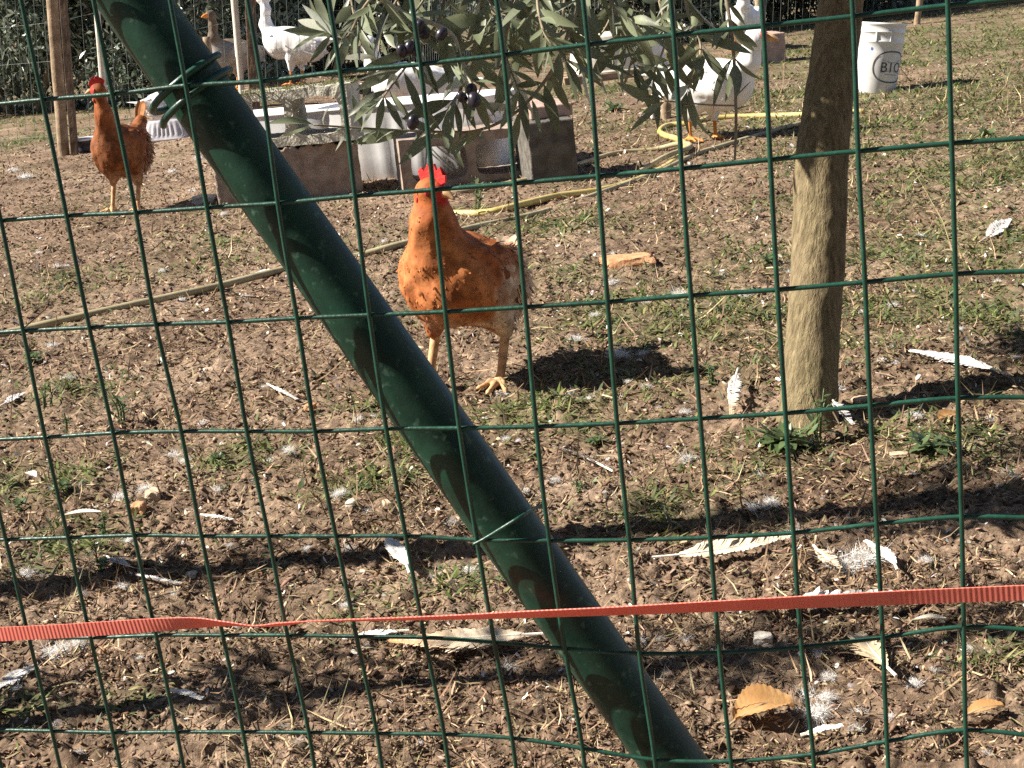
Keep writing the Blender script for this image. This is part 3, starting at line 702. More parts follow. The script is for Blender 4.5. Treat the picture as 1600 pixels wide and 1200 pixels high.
def sky_blocking_trees():  # unseen trees added behind and beside the camera to cut the sky fill
    spots = [(-3.2, -3.6, 'unseen evergreen tree added to block sky light, farthest from the bucket'), (-1.0, -3.2, 'unseen evergreen tree added to block sky light, opposite the front hen'), (1.4, -3.3, 'unseen evergreen tree added to block sky light, opposite the olive trunk'), (3.4, -2.2, 'unseen evergreen tree added to block sky light at the corner of the yard'), (4.6, .2, 'unseen evergreen tree added to block sky light at the upper side of the yard'), (5.2, 2.8, 'unseen evergreen tree added to block sky light uphill from the olive trunk')]
    for k, (x, y, lab) in enumerate(spots):
        z = float(macro(x, y)); t = thing('sky_blocker_tree', lab, 'tree', (x, y, z)); r = np.random.default_rng(700+k)
        V, F = bumpy_tube(smoothp([(0, 0, -.1), (.05, 0, 1.2), (0, .05, 2.6), (.03, 0, 4.6)], 8), [.16, .12, .1, .04], 16, .01, k); obj('trunk', mesh('trunk', V, F, M['bark'], smooth=True), t)
        cs = [(r.uniform(-1, 1), r.uniform(-.7, .7), r.uniform(.5, 5.4), r.uniform(.5, .9)) for _ in range(40)]
        V, F, m = crown_cloud(cs, 7000, (.14, .26), 300+k, ((0, .15), (.5, 1), (1, 0))); tag(obj('crown', mesh('crown', V, F, M['hedge_leaf']), t), kind='stuff')
sky_blocking_trees()
# two more olive trees of the row, standing left of the picture: their trunks shade the soil by the fence
def row_tree(px, py, back, r, label, h=1.5, crown=.34):
    p = G(px, py); sh = Vector((-math.cos(SUN_AZ), -math.sin(SUN_AZ), 0)); b = p+sh*back; b.z = float(gz(b.x, b.y))
    t = thing('olive_tree', label, 'tree', b, 0)
    P = smoothp([(0, 0, -.05), (.01, .01, .3), (-.02, .02, .7), (.02, -.01, 1.1), (0, 0, h)], 12)
    V, F = bumpy_tube(P, [r*1.25, r, r*.95, r*.9, r*.8], 24, .004, px); obj('trunk', mesh('trunk', V, F, M['bark'], smooth=True), t)
    cs = [(-.25, .0, h+.25, crown), (.2, .05, h+.35, crown), (0, -.1, h+.55, crown)]
    V, F, m = crown_cloud(cs, 2600, seed=int(abs(px)))
    tag(obj('crown', mesh('crown', V, F, M['olive_leaf']), t), kind='stuff')
    rr = np.random.default_rng(int(abs(py))); sk = [(rr.uniform(-.10, .10), rr.uniform(-.09, .09), z, rr.uniform(.03, .10)) for z in np.linspace(.1, h, 16)]
    V, F, m = crown_cloud(sk, 1500, (.03, .06), int(py)); tag(obj('shadow_breaker_leaves', mesh('shadow_breaker_leaves', V, F, M['olive_leaf']), t), kind='stuff')  # leaf clumps added along the unseen trunk to break up its shadow band
    for c in cs:
        V, F = tube(smoothp([P[-1], np.array(c[:3])*.6+P[-1]*.4, c[:3]], 5), [r*.5, .005], 8); obj('limb', mesh('limb', V, F, M['bark'], smooth=True), t)
row_tree(0, 935, .55, .032, 'olive tree whose trunk shades the soil near the fence, crown high above', 2.4)
row_tree(0, 1150, .55, .018, 'slender olive sapling close behind the fence at the end of the row', 2.2, .22)

# ------------------------------------------------------------------ concrete blocks
def hollow_block(L, D, H, holes=2, wall=.032, seed=0, rough=.0025):
    """block on z=0, hollow cells run front to back (y); x along its length"""
    r = np.random.default_rng(seed); k = 56; V = []; F = []
    cw = L/holes
    def ringpts(h):
        x0, x1 = -L/2+h*cw, -L/2+(h+1)*cw
        lw = wall*1.1 if h == 0 else wall*.45; rw = wall*1.1 if h == holes-1 else wall*.45
        ix0, ix1, iz0, iz1 = x0+lw, x1-rw, wall, H-wall; cx, cz = (ix0+ix1)/2, (iz0+iz1)/2; R_ = .028
        inn, out = [], []
        for a in np.linspace(0, 2*np.pi, k, endpoint=False):
            dx, dz = math.cos(a), math.sin(a)
            # rounded rectangle by superellipse
            e = 5.0; t = (abs(dx/((ix1-ix0)/2))**e+abs(dz/((iz1-iz0)/2))**e)**(-1/e)
            inn.append((cx+dx*t, cz+dz*t))
            t2 = min(((x1-cx) if dx > 0 else (cx-x0))/max(abs(dx), 1e-9), ((H-cz) if dz > 0 else cz)/max(abs(dz), 1e-9))
            out.append((cx+dx*t2, cz+dz*t2))
        return np.array(inn), np.array(out), (x0, x1)
    ns = 7; ysl = np.linspace(-D/2, D/2, ns)
    for h in range(holes):
        inn, out, (x0, x1) = ringpts(h)
        for c, z in ((x0, 0), (x1, 0), (x1, H), (x0, H)):                 # exact corners
            j = np.argmin((out[:, 0]-c)**2+(out[:, 1]-z)**2); out[j] = (c, z)
        b = len(V)
        for yi in ysl:
            for ring in (inn, out):
                for q in ring: V.append((q[0], yi, q[1]))
        st = 2*k
        for j in range(k):
            j2 = (j+1) % k
            F.append((b+j, b+j2, b+k+j2, b+k+j)); e = b+(ns-1)*st; F.append((e+j2, e+j, e+k+j, e+k+j2))
            for s in range(ns-1):
                a_ = b+s*st
                F.append((a_+j2, a_+j, a_+st+j, a_+st+j2))
                m0 = out[j]; m1 = out[j2]
                shared = (h < holes-1 and abs(m0[0]-x1) < 1e-6 and abs(m1[0]-x1) < 1e-6) or (h > 0 and abs(m0[0]-x0) < 1e-6 and abs(m1[0]-x0) < 1e-6)
                if not shared: F.append((a_+k+j, a_+k+j2, a_+st+k+j2, a_+st+k+j))
    V = np.array(V)
    from mathutils import noise
    o = Vector((seed*1.7, seed*.3, seed))
    for i in range(len(V)):
        q = Vector(V[i]); V[i] += np.array(noise.noise_vector(q*45+o))*rough+np.array(noise.noise_vector(q*14+o))*rough
    return V, F
def place(o, p, rz, tilt=0): o.location = p; o.rotation_euler = (0, tilt, rz); return o
def slope_roll(rz): return -math.atan(.1*math.cos(rz))           # lies along the hillside
def blocks():
    # right hollow block: front lower corners seen at two pixels
    A = G(631, 303); B = right_end(A, R(10), 850); d = (B-A); L = d.xy.length; rz = math.atan2(d.y, d.x); D = .20
    side = Vector((-math.sin(rz), math.cos(rz), 0)); dep = depth((A+B)/2); H = 84/FPX*dep
    V, F = hollow_block(L, D, H, 2, .036, 3); o = obj('hollow_block', mesh('hollow_block', V, F, M['conc'], smooth=False))
    c = (A+B)/2+side*D/2; place(o, Vector((c.x, c.y, float(macro(c.x, c.y))-.004)), rz, slope_roll(rz)); tag(o, 'brown hollow concrete block with two see-through cells beside the white trough', 'block')
    info = dict(A=A, B=B, rz=rz, side=side, H=H)
    # left pair: solid-faced block below, weathered hollow block on top
    A2 = G(343, 328); B2 = right_end(A2, R(9), 569); d = B2-A2; L2 = d.xy.length; rz2 = math.atan2(d.y, d.x); s2 = Vector((-math.sin(rz2), math.cos(rz2), 0))
    dep2 = depth((A2+B2)/2); H2 = 86/FPX*dep2
    V, F = rough_box(L2, .22, H2, .016, .0045, 5, .006)
    rim = V[:, 2] > H2*.9; V[rim, 2] += .006*np.sin(V[rim, 0]*90)+.004*np.sin(V[rim, 0]*213+1)
    o = obj('concrete_block', mesh('concrete_block', V, F, M['conc'])); c = (A2+B2)/2+s2*.11
    place(o, Vector((c.x, c.y, float(macro(c.x, c.y))-.006)), rz2, slope_roll(rz2)); tag(o, 'brown solid-faced concrete block under the weathered hollow block', 'block')
    V, F = hollow_block(L2*.86, .21, H2*1.0, 2, .035, 8, .005); o = obj('hollow_block', mesh('hollow_block', V, F, M['conc_old']))
    u = Vector((math.cos(rz2), math.sin(rz2), 0)); c = c+u*(L2*.068)-s2*.012
    place(o, Vector((c.x, c.y, float(macro(c.x, c.y))+H2-.002)), rz2-R(15), slope_roll(rz2)); tag(o, 'weathered mossy hollow concrete block stacked on a brown block', 'block')
    info.update(A2=A2, B2=B2, rz2=rz2, s2=s2, H2=H2, top=c)
    # moss on that block's top
    n = 900; a = rng.uniform(-L2*.42, L2*.42, n); b_ = rng.uniform(-.1, .1, n); zz = float(macro(c.x, c.y))+H2*2-.004
    P = np.stack([c.x+u.x*a+s2.x*b_, c.y+u.y*a+s2.y*b_, zz+.1*(u.x*a+s2.x*b_)], -1)
    an = rng.uniform(0, 6.28, n); T = np.stack([np.cos(an), np.sin(an), rng.uniform(.2, 1.4, n)], -1)
    V, F, m = cards(P, T, np.stack([-np.cos(an), -np.sin(an), np.ones(n)*.5], -1), rng.uniform(.012, .03, n), .005, -.3, PROF_BLADE)
    me = mesh('moss', V, F, M['blade'], rcol((.15, .15, .06), n, m, .25)); mo = obj('moss', me, None)
    mo.parent = o; mo.matrix_parent_inverse = (Matrix.Translation(o.location) @ o.rotation_euler.to_matrix().to_4x4()).inverted(); tag(mo, kind='stuff')
    # dark grey block behind the right end, with a pinkish slab on it
    q = G(872, 288); V, F = rough_box(.17, .30, .235, .02, .004, 9, .005); o = obj('concrete_block', mesh('concrete_block', V, F, M['conc_dark']))
    q = q+info['side']*.16+Vector((-.005, 0, 0)); gq = float(macro(q.x, q.y)); place(o, Vector((q.x, q.y, gq-.006)), rz, slope_roll(rz)); tag(o, 'dark grey upright concrete block at the end of the trough', 'block')
    V, F = rough_box(.16, .24, .045, .02, .003, 12, .005); o = obj('concrete_slab', mesh('concrete_slab', V, F, M['conc_pink'])); q2 = q-Vector((.02, -.05, 0))
    place(o, Vector((q2.x, q2.y, gq+.231)), rz+R(6), slope_roll(rz)); tag(o, 'pinkish concrete slab lying on the dark grey block', 'slab')
    # far block right of the ducks
    q = G(1198, 100); V, F = rough_box(.21, .22, .19, .025, .004, 15, .006); o = obj('concrete_block', mesh('concrete_block', V, F, M['conc_pink']))
    place(o, q+Vector((0, .1, -.006)), R(12), slope_roll(0)); tag(o, 'pinkish concrete block alone on the grass behind the olive trunk', 'block')
    return info
BI = blocks()

# ------------------------------------------------------------------ tubs, bucket, tray, planks, stakes
def tub(L, W, H, th=.008, taper=.88, ribs=0, ribd=.006, n=96, e=5.0, lip=.014):
    """open rounded-rectangular tub on z=0"""
    V = []; F = []; a = np.linspace(0, 2*np.pi, n, endpoint=False)
    def ring(l, w, z):
        for t in a:
            dx, dy = math.cos(t), math.sin(t); k = (abs(dx/(l/2))**e+abs(dy/(w/2))**e)**(-1/e)
            if ribs: k += ribd*(math.sin(t*ribs))*(1 if 0.02 < z < H-.02 else 0)
            V.append((dx*k, dy*k, z))
    prof = [(taper*.97, 0), (taper, .012), (taper+(1-taper)*.35, H*.35), (taper+(1-taper)*.7, H*.7), (.985, H-.02), (.99, H-.012), (1+lip, H-.010), (1+lip, H)]
    for s, z in prof: ring(L*s, W*s, z)
    inn = [(.985, H), (.96, H*.6), (taper*.95, .015)]
    for s, z in inn: ring(L*s-2*th, W*s-2*th, z)
    m = len(prof)+len(inn)
    for i in range(m-1):
        for j in range(n): F.append((i*n+j, i*n+(j+1) % n, (i+1)*n+(j+1) % n, (i+1)*n+j))
    F.append(tuple(range(n-1, -1, -1))); F.append(tuple((m-1)*n+j for j in range(n)))
    return np.array(V), F
def containers():
    i = BI
    u = (i['B']-i['A']).normalized(); c = (i['A']+i['B'])/2+i['side']*.50-u*.13
    V, F = tub(.78, .42, .30, ribs=18, ribd=.004); o = obj('trough', mesh('trough', V, F, M['plastic'], smooth=True))
    place(o, Vector((c.x, c.y, float(macro(c.x, c.y))-.008)), R(-14), slope_roll(0)); tag(o, 'big white plastic trough standing behind the brown hollow block', 'trough')
    wv, wf = box(0, 0, .22, .70, .36, .004); w = obj('water', mesh('water', wv, wf, mat('trough_water', (.35, .37, .42), (.42, .44, .5), rough=.05, bump=.05, spec=.6)), o)
    c = (i['A2']+i['B2'])/2+i['s2']*.58+Vector((.03, 0, 0)); V, F = tub(.62, .40, .30, ribs=0); o = obj('basin', mesh('basin', V, F, M['plastic'], smooth=True))
    place(o, Vector((c.x, c.y, float(macro(c.x, c.y))-.008)), R(-16), slope_roll(0)); tag(o, 'white plastic basin seen through the cells of the weathered block', 'basin')
    # overturned tub on boards
    q = G(945, 128); q = q+Vector((.10, .30, 0)); z = float(macro(q.x, q.y))
    V, F = tub(.62, .42, .23, e=3.2, lip=.03); V = V*np.array((1, 1, -1))+np.array((0, 0, .23)); F = [tuple(reversed(f)) for f in F]
    o = obj('overturned_tub', mesh('overturned_tub', V, F, M['plastic_dirty'], smooth=True)); place(o, Vector((q.x, q.y, z+.052)), R(8), slope_roll(0)); tag(o, 'dirty white plastic tub turned upside down on boards', 'tub')
    for k, (dy, lab) in enumerate([(-.17, 'weathered board at the front under the overturned tub'), (.0, 'weathered board under the middle of the overturned tub'), (.16, 'weathered board at the back under the overturned tub')]):
        V, F = rough_box(.72, .10, .052, .03, .002, 20+k, .004); o = obj('plank', mesh('plank', V, F, M['wood'])); place(o, Vector((q.x-.02*k, q.y+dy, float(macro(q.x, q.y+dy))-.004)), R(8-3*k), slope_roll(0)); tag(o, lab, 'plank')
    # fluted clear tray, upside down
    q = G(262, 219); V, F = tub(.27, .20, .105, ribs=26, ribd=.004, taper=.82, e=4, n=130); V = V*np.array((1, 1, -1))+np.array((0, 0, .105)); F = [tuple(reversed(f)) for f in F]
    o = obj('plastic_tray', mesh('plastic_tray', V, F, M['clear_plastic'], smooth=True)); place(o, q+Vector((0, .08, -.003)), R(-8), slope_roll(0)); tag(o, 'fluted pale plastic tray upside down behind the slanting pole', 'tray')
    # small dark bowl with white rim by the post
    q = G(136, 238); V, F = tub(.13, .12, .065, n=48, e=2); o = obj('bowl', mesh('bowl', V, F, M['dark_bowl'], smooth=True)); place(o, q+Vector((0, .03, 0)), 0, slope_roll(0)); tag(o, 'small dark bowl on the ground beside the weathered fence post', 'bowl')
    P = [(math.cos(a)*.067, math.sin(a)*.062, .066) for a in np.linspace(0, 2*math.pi, 40)]; V, F = tube(P, .006, 8); obj('rim', mesh('rim', V, F, M['plastic'], smooth=True), o)
    # short stub with a white foot near the hose loop
    q = G(1040, 186); V, F = bumpy_tube(smoothp([(0, 0, -.02), (.004, 0, .08), (.012, 0, .17)], 6), .022, 16, .004, 3); o = obj('wood_stub', mesh('wood_stub', V, F, M['wood'], smooth=True)); o.location = q; tag(o, 'short brown wooden stub sticking up beside the white duck', 'stake')
    V, F = rough_box(.055, .045, .04, .012, .003, 33, .006); o = obj('stone', mesh('stone', V, F, M['plastic'])); o.location = G(1026, 186); tag(o, 'small white lump at the foot of the brown stub', 'stone')
containers()

def bucket():
    q = G(1374, 146); h = .335; r0, r1 = .098, .118
    t = thing('bucket', 'white plastic bucket with black BIO lettering beside the olive trunk', 'bucket', q+Vector((0, .1, -.004)), 0)
    t.rotation_euler = (R(-2), R(2.5), 0)
    n = 72; prof = [(r0*.96, 0), (r0, .006), (r0+(r1-r0)*.6, h*.60), (r0+(r1-r0)*.72, h*.72), (r0+(r1-r0)*.74+.0035, h*.73), (r0+(r1-r0)*.75+.0035, h*.745), (r0+(r1-r0)*.76, h*.755), (r0+(r1-r0)*.86, h*.86), (r0+(r1-r0)*.87+.0035, h*.865), (r0+(r1-r0)*.88+.0035, h*.875), (r0+(r1-r0)*.89, h*.885), (r1, h*.96), (r1+.004, h*.97), (r1+.004, h), (r1-.004, h), (r1-.006, h*.9), (r0-.004, .01)]
    V = [(r*math.cos(a), r*math.sin(a), z) for r, z in prof for a in np.linspace(0, 2*np.pi, n, endpoint=False)]
    F = [(i*n+j, i*n+(j+1) % n, (i+1)*n+(j+1) % n, (i+1)*n+j) for i in range(len(prof)-1) for j in range(n)]
    F += [tuple(range(n-1, -1, -1)), tuple((len(prof)-1)*n+j for j in range(n))]
    obj('shell', mesh('shell', V, F, M['bucket_white'], smooth=True), t)
    for k, a0 in enumerate((-1.35, -1.95)):
        V, F = box(0, 0, 0, .006, .006, .045); V = V+np.array((0, -(r0+(r1-r0)*.81+.003), h*.81)); c, s = math.cos(a0+math.pi/2), math.sin(a0+math.pi/2)
        V = V@np.array([[c, s, 0], [-s, c, 0], [0, 0, 1]]); obj('rib', mesh('rib', V, F, M['plastic']), t)
    def wrap(U, z, lift=.0012):                       # (arc metres from the logo centre, height) -> on the shell
        rr = r0+(r1-r0)*z/h+lift; a = -math.pi/2+R(27)+U/rr; return (rr*math.cos(a), rr*math.sin(a), z)
    def strip(pts, w, m_, name, lift=.0012):
        P = np.array(pts, float); T = nrm(np.gradient(P, axis=0)); S = np.stack([-T[:, 1], T[:, 0]], -1)
        V = [wrap(*(p+s*w/2*sg), lift) for p, s in zip(P, S) for sg in (-1, 1)]
        obj(name, mesh(name, V, [(2*i, 2*i+1, 2*i+3, 2*i+2) for i in range(len(P)-1)], M[m_]), t)
    # outline: a flattened barrel shape
    th = np.linspace(0, 2*np.pi, 90)
    ol = [(.094*np.sign(math.cos(a))*abs(math.cos(a))**.75, 1.0*.130+.072*np.sign(math.sin(a))*abs(math.sin(a))**.95) for a in th]
    strip(ol, .0062, 'ink', 'logo_outline')
    rb = [(-.075, .168), (0, .158), (.075, .168)]; strip(smoothp(rb and [(-.06, .165, 0), (0, .150, 0), (.07, .166, 0)], 8)[:, :2], .0028, 'ink_grey', 'logo_ribbon')
    strip(smoothp([(-.066, .100, 0), (0, .112, 0), (.072, .098, 0)], 8)[:, :2], .0028, 'ink_grey', 'logo_ribbon')
    for k in range(7): strip([(-.035+k*.011, .094), (-.028+k*.011, .094)], .0045, 'ink_grey', 'logo_small_print')
    # letters
    cu = bpy.data.curves.new('lettering', 'FONT'); cu.body = 'BIOV'; cu.size = .068; cu.space_character = 1.25
    to = bpy.data.objects.new('tmp', cu); COL.objects.link(to); dg = bpy.context.evaluated_depsgraph_get(); dg.update()
    me = bpy.data.meshes.new_from_object(to.evaluated_get(dg)); bpy.data.objects.remove(to)
    bm = bmesh.new(); bm.from_mesh(me); bmesh.ops.triangulate(bm, faces=bm.faces[:])
    for _ in range(3):
        es = [e for e in bm.edges if e.calc_length() > .008]
        if es: bmesh.ops.subdivide_edges(bm, edges=es, cuts=1); bmesh.ops.triangulate(bm, faces=[f for f in bm.faces if len(f.verts) > 3])
    V = np.array([tuple(v.co) for v in bm.verts]); F = [tuple(v.index for v in f.verts) for f in bm.faces]; bm.free()
    V = [wrap(x-.062, .106+y*.98, .0014) for x, y, z in V]
    obj('lettering', mesh('lettering', V, F, M['ink']), t)
    V = [wrap(-.112+.006*math.cos(a), .212+.008*math.sin(a)) for a in np.linspace(0, 2*np.pi, 14, endpoint=False)]
    obj('blue_mark', mesh('blue_mark', V, [tuple(range(14))], M['ink_blue']), t)
bucket()

def hose(pts, r, m_, label):
    P = [Vector((p.x, p.y, float(gz(p.x, p.y))+r*.8+(q[2] if len(q) > 2 else 0))) for q in pts for p in [G(q[0], q[1])]]
    P = smoothp(P, 10); c = P[0].copy(); V, F = tube(P-c, r, 10)
    o = obj('garden_hose', mesh('garden_hose', V, F, M[m_], smooth=True)); o.location = c; tag(o, label, 'hose')
hose([(-60,545),(0,529),(120,505),(250,478),(350,455),(440,432),(540,408),(620,394),(740,362),(850,330),(950,300),(1030,270),(1085,246),(1130,230),(1190,213),(1260,196),(1340,180)], .0100, 'hose_o', 'dull olive garden hose lying right across the yard behind the hen')
hose([(672,335),(695,337),(755,337),(800,330),(870,313),(940,300),(1000,281),(1050,258),(1072,240,.012),(1060,228,.012),(1040,218),(1031,208),(1045,200),(1080,196),(1110,190),(1180,184),(1250,183),(1350,180)], .0125, 'hose_y', 'bright yellow garden hose curling past the white duck')
hose([(676,313),(702,307),(760,298),(830,284),(900,262),(960,244),(1020,236),(1062,236,.016),(1078,245,.026),(1040,258,.026),(990,276)], .010, 'hose_o', 'thin tan hose running along the foot of the hollow block')

def far_fence_and_posts():
    def post(px, py, h, r, m_, label, lean=0, name='fence_post', d=None):
        q = gd(px, py, d) if d else G(px, py); P = smoothp([(0, 0, -.05), (lean*.3, 0, h*.4), (lean, 0, h)], 10); V, F = bumpy_tube(P, r, 14, r*.12, px)
        o = obj(name, mesh(name, V, F, M[m_], smooth=True)); o.location = q; tag(o, label, 'post'); return q
    a = post(100, 243, 1.3, .030, 'wood', 'weathered brown wooden post at the corner of the far wire fence', .0)
    t = G(117, 243); V, F = rough_box(.035, .035, 1.3, .03, .001, 3, .003); o = obj('metal_post', mesh('metal_post', V, F, M['wood_dark'])); o.location = t; tag(o, 'dark square metal post tied beside the weathered wooden post', 'post')
    post(166, 190, 1.2, .022, 'pale_stake', 'pale stake in the hedge between the wooden post and the slanting pole', -.02, 'stake')
    post(335, 128, .42, .020, 'wood', 'short stake with a cut top beside the grey goose', -.03, 'stake', 8.2)
    b = post(378, 132, 1.2, .018, 'pale_stake', 'thin pale stake just left of the standing white goose', -.05, 'stake', 8.2)
    t = gd(397, 138, 8.2); V, F = rough_box(.05, .045, 1.2, .04, .002, 4, .004); o = obj('wood_post', mesh('wood_post', V, F, M['wood_dark'])); o.location = t; tag(o, 'dark wooden fence post beside the standing white goose', 'post')
    post(1183, 60, 1.0, .03, 'wood', 'brown wooden post rising behind the lone pinkish block', .0)
    post(1432, 38, 1.0, .026, 'wood', 'leaning pale brown post at the far fence behind the bucket', .10)
    post(1538, 14, 1.0, .03, 'wood_dark', 'dark post of the far fence in the top of the grass slope', .0)
    # the far wire netting: from the corner post to the goose, then on along the hedge
    P = [G(-350, 250), G(100, 236), gd(397, 138, 8.25), gd(640, 130, 9.0), G(760, 105), G(1183, 58), G(1538, 10), G(1900, -25)]
    for p in P: p.z = float(macro(p.x, p.y))
    t = thing('wire_netting', 'thin grey wire netting of the far fence in front of the hedge', 'fence', P[1])
    verts = []; parts = []
    for s, e in zip(P[:-1], P[1:]):
        L = (e-s).length; n = max(2, int(L/.075)); h = 1.15
        for i in range(n):
            b_ = s.lerp(e, i/n)-P[1]; parts.append(tube([b_, b_+Vector((0, 0, h))], .0011, 4, False))
        for z in np.arange(.08, h, .20): parts.append(tube([s-P[1]+Vector((0, 0, z)), e-P[1]+Vector((0, 0, z))], .0009, 4, False))
    V, F = merge(parts); tag(obj('netting', mesh('netting', V, F, M['fence_far']), t), kind='stuff')
far_fence_and_posts()

# ------------------------------------------------------------------ hedge of grey-green shrubs behind the yard
def hedge():
    spots = [(-260,205,1.1,'dark shrub at the hedge end beyond the weathered post'),(-60,196,1.0,'dark grey-green shrub left of the weathered wooden post'),(70,186,.95,'dark leafy shrub behind the weathered wooden post'),
             (215,170,.95,'silvery shrub behind the russet hen and the slanting pole'),(330,140,1.0,'pale green shrub behind the grey goose'),(480,118,1.0,'dark shrub behind the standing white goose'),
             (640,105,1.1,'shrub behind the olive sprays left of the trough'),(820,92,1.1,'shrub behind the olive sprays above the trough'),(1000,78,1.1,'shrub behind the overturned tub'),
             (1160,52,1.15,'dark shrub behind the lone pinkish block'),(1290,38,1.15,'dark shrub behind the olive trunk'),(1420,16,1.2,'green shrub behind the bucket on the slope'),(1540,0,1.2,'green shrub at the top of the grass slope'),(1700,-15,1.2,'green shrub at the upper end of the hedge')]
    CM = []
    for k, (px, py, s, lab) in enumerate(spots):
        q = G(px, py)+Vector((0, .75*s, 0)); q.z = float(macro(q.x, q.y))
        t = thing('shrub', lab, 'shrub', q, 0, 'hedge shrubs behind the yard'); r = np.random.default_rng(50+k)
        if k < 5:
            cs = [(r.uniform(-.95, .95), r.uniform(-.45, .45), r.uniform(.15, 2.1), r.uniform(.22, .42)) for _ in range(40)]
            V, F, m = crown_cloud(cs, 20000, (.045, .09), 90+k, ((0, .15), (.5, 1), (1, 0))); CM.append(mesh('crown', V, F, M['hedge_leaf']))
        o = tag(obj('crown', CM[(k*3) % 5] if k >= 5 else CM[k], t), kind='stuff'); o.scale = (s*(1 if k % 2 else -1), s, r.uniform(.95, 1.1))
        for j in range(4):
            P = smoothp([(r.uniform(-.3, .3), 0, -.05), (r.uniform(-.5, .5), r.uniform(-.2, .2), .8), (r.uniform(-.8, .8), r.uniform(-.3, .3), 1.9)], 6); V, F = tube(P, [.035, .01], 8)
            obj('trunk', mesh('trunk', V, F, M['twig'], smooth=True), t)
hedge()

# ------------------------------------------------------------------ birds: one skin per bird from blended blobs
def surface_net(field, lo, hi, vox):
    """mesh of field = 0 (negative inside), naive surface nets"""
    lo = np.array(lo); hi = np.array(hi); n = np.ceil((hi-lo)/vox).astype(int)+1
    ax = [lo[i]+np.arange(n[i])*vox for i in range(3)]
    X, Y, Z = np.meshgrid(*ax, indexing='ij'); f = field(X, Y, Z); s = f < 0
    nx, ny, nz = n; acc = np.zeros((nx-1, ny-1, nz-1, 3)); cnt = np.zeros((nx-1, ny-1, nz-1))
    for d in range(3):
        sl0 = [slice(None)]*3; sl1 = [slice(None)]*3; sl0[d] = slice(0, -1); sl1[d] = slice(1, None)
        a, b = f[tuple(sl0)], f[tuple(sl1)]; cr = (a < 0) != (b < 0)
        t = np.where(cr, a/(a-b+1e-12), 0)
        o = [e for e in range(3) if e != d]
        for i in (0, 1):
            for j in (0, 1):
                c = [slice(None)]*3; c[o[0]] = slice(i, n[o[0]]-1+i); c[o[1]] = slice(j, n[o[1]]-1+j); c = tuple(c)
                cc, tt = cr[c], t[c]; cnt += cc
                p = np.zeros(cc.shape+(3,)); p[..., d] = tt; p[..., o[0]] = i; p[..., o[1]] = j
                acc += p*cc[..., None]
    m = cnt > 0; idx = -np.ones(m.shape, int); idx[m] = np.arange(m.sum())
    base = np.argwhere(m); V = lo+vox*(base+acc[m]/cnt[m][:, None])
    F = []
    for d in range(3):
        o = [(d+1) % 3, (d+2) % 3]; sl0 = [slice(None)]*3; sl1 = [slice(None)]*3; sl0[d] = slice(0, -1); sl1[d] = slice(1, None)
        a, b = s[tuple(sl0)], s[tuple(sl1)]; E_ = np.argwhere(a != b); ok = (E_[:, o[0]] > 0) & (E_[:, o[1]] > 0); E_ = E_[ok]
        ok = (E_[:, o[0]] < m.shape[o[0]]) & (E_[:, o[1]] < m.shape[o[1]]); E_ = E_[ok]
        q = []
        for i, j in ((1, 1), (0, 1), (0, 0), (1, 0)):
            k = E_.copy(); k[:, o[0]] -= i; k[:, o[1]] -= j; q.append(idx[k[:, 0], k[:, 1], k[:, 2]])
        q = np.stack(q, -1); flip = ~a[E_[:, 0], E_[:, 1], E_[:, 2]]; q[flip] = q[flip][:, ::-1]; F.append(q)
    F = np.concatenate(F); F = F[(F >= 0).all(1)]
    return V, F
def blob_field(prims, k):
    """prims: ('c', p0, p1, r0, r1) round cones; ('e', centre, radii, (yaw, pitch)) ellipsoids; smooth union"""
    def f(X, Y, Z):
        out = np.full(X.shape, 9.0)
        for p in prims:
            if p[0] == 'c':
                a, b = np.array(p[1]), np.array(p[2]); ab = b-a; L2 = ab@ab+1e-12
                t = np.clip(((X-a[0])*ab[0]+(Y-a[1])*ab[1]+(Z-a[2])*ab[2])/L2, 0, 1)
                d = np.sqrt((X-a[0]-t*ab[0])**2+(Y-a[1]-t*ab[1])**2+(Z-a[2]-t*ab[2])**2)-(p[3]+(p[4]-p[3])*t)
            else:
                c = np.array(p[1]); r = np.array(p[2]); yaw, pit = p[3] if len(p) > 3 else (0, 0)
                x, y, z = X-c[0], Y-c[1], Z-c[2]; cy, sy = math.cos(yaw), math.sin(yaw); x, y = x*cy+y*sy, -x*sy+y*cy
                cp, sp = math.cos(pit), math.sin(pit); x, z = x*cp+z*sp, -x*sp+z*cp
                q = np.sqrt((x/r[0])**2+(y/r[1])**2+(z/r[2])**2); d = (q-1)*min(r)
            h = np.clip(.5+.5*(out-d)/k, 0, 1); out = out*(1-h)+d*h-k*h*(1-h)
        return out
    return f
def vnormals(V, F):
    n = np.zeros_like(V); t = np.cross(V[F[:, 2]]-V[F[:, 0]], V[F[:, 3]]-V[F[:, 1]])
    for i in range(4): np.add.at(n, F[:, i], t)
    return nrm(n)
def uvball(c, r, sx=1, sy=1, sz=1, n=14):
    V = []; F = []
    for i in range(n+1):
        for j in range(n):
            a, b = math.pi*i/n, 2*math.pi*j/n; V.append((c[0]+r*sx*math.sin(a)*math.cos(b), c[1]+r*sy*math.sin(a)*math.sin(b), c[2]+r*sz*math.cos(a)))
    F = [(i*n+j, (i+1)*n+j, (i+1)*n+(j+1) % n, i*n+(j+1) % n) for i in range(n) for j in range(n)]
    return np.array(V), F
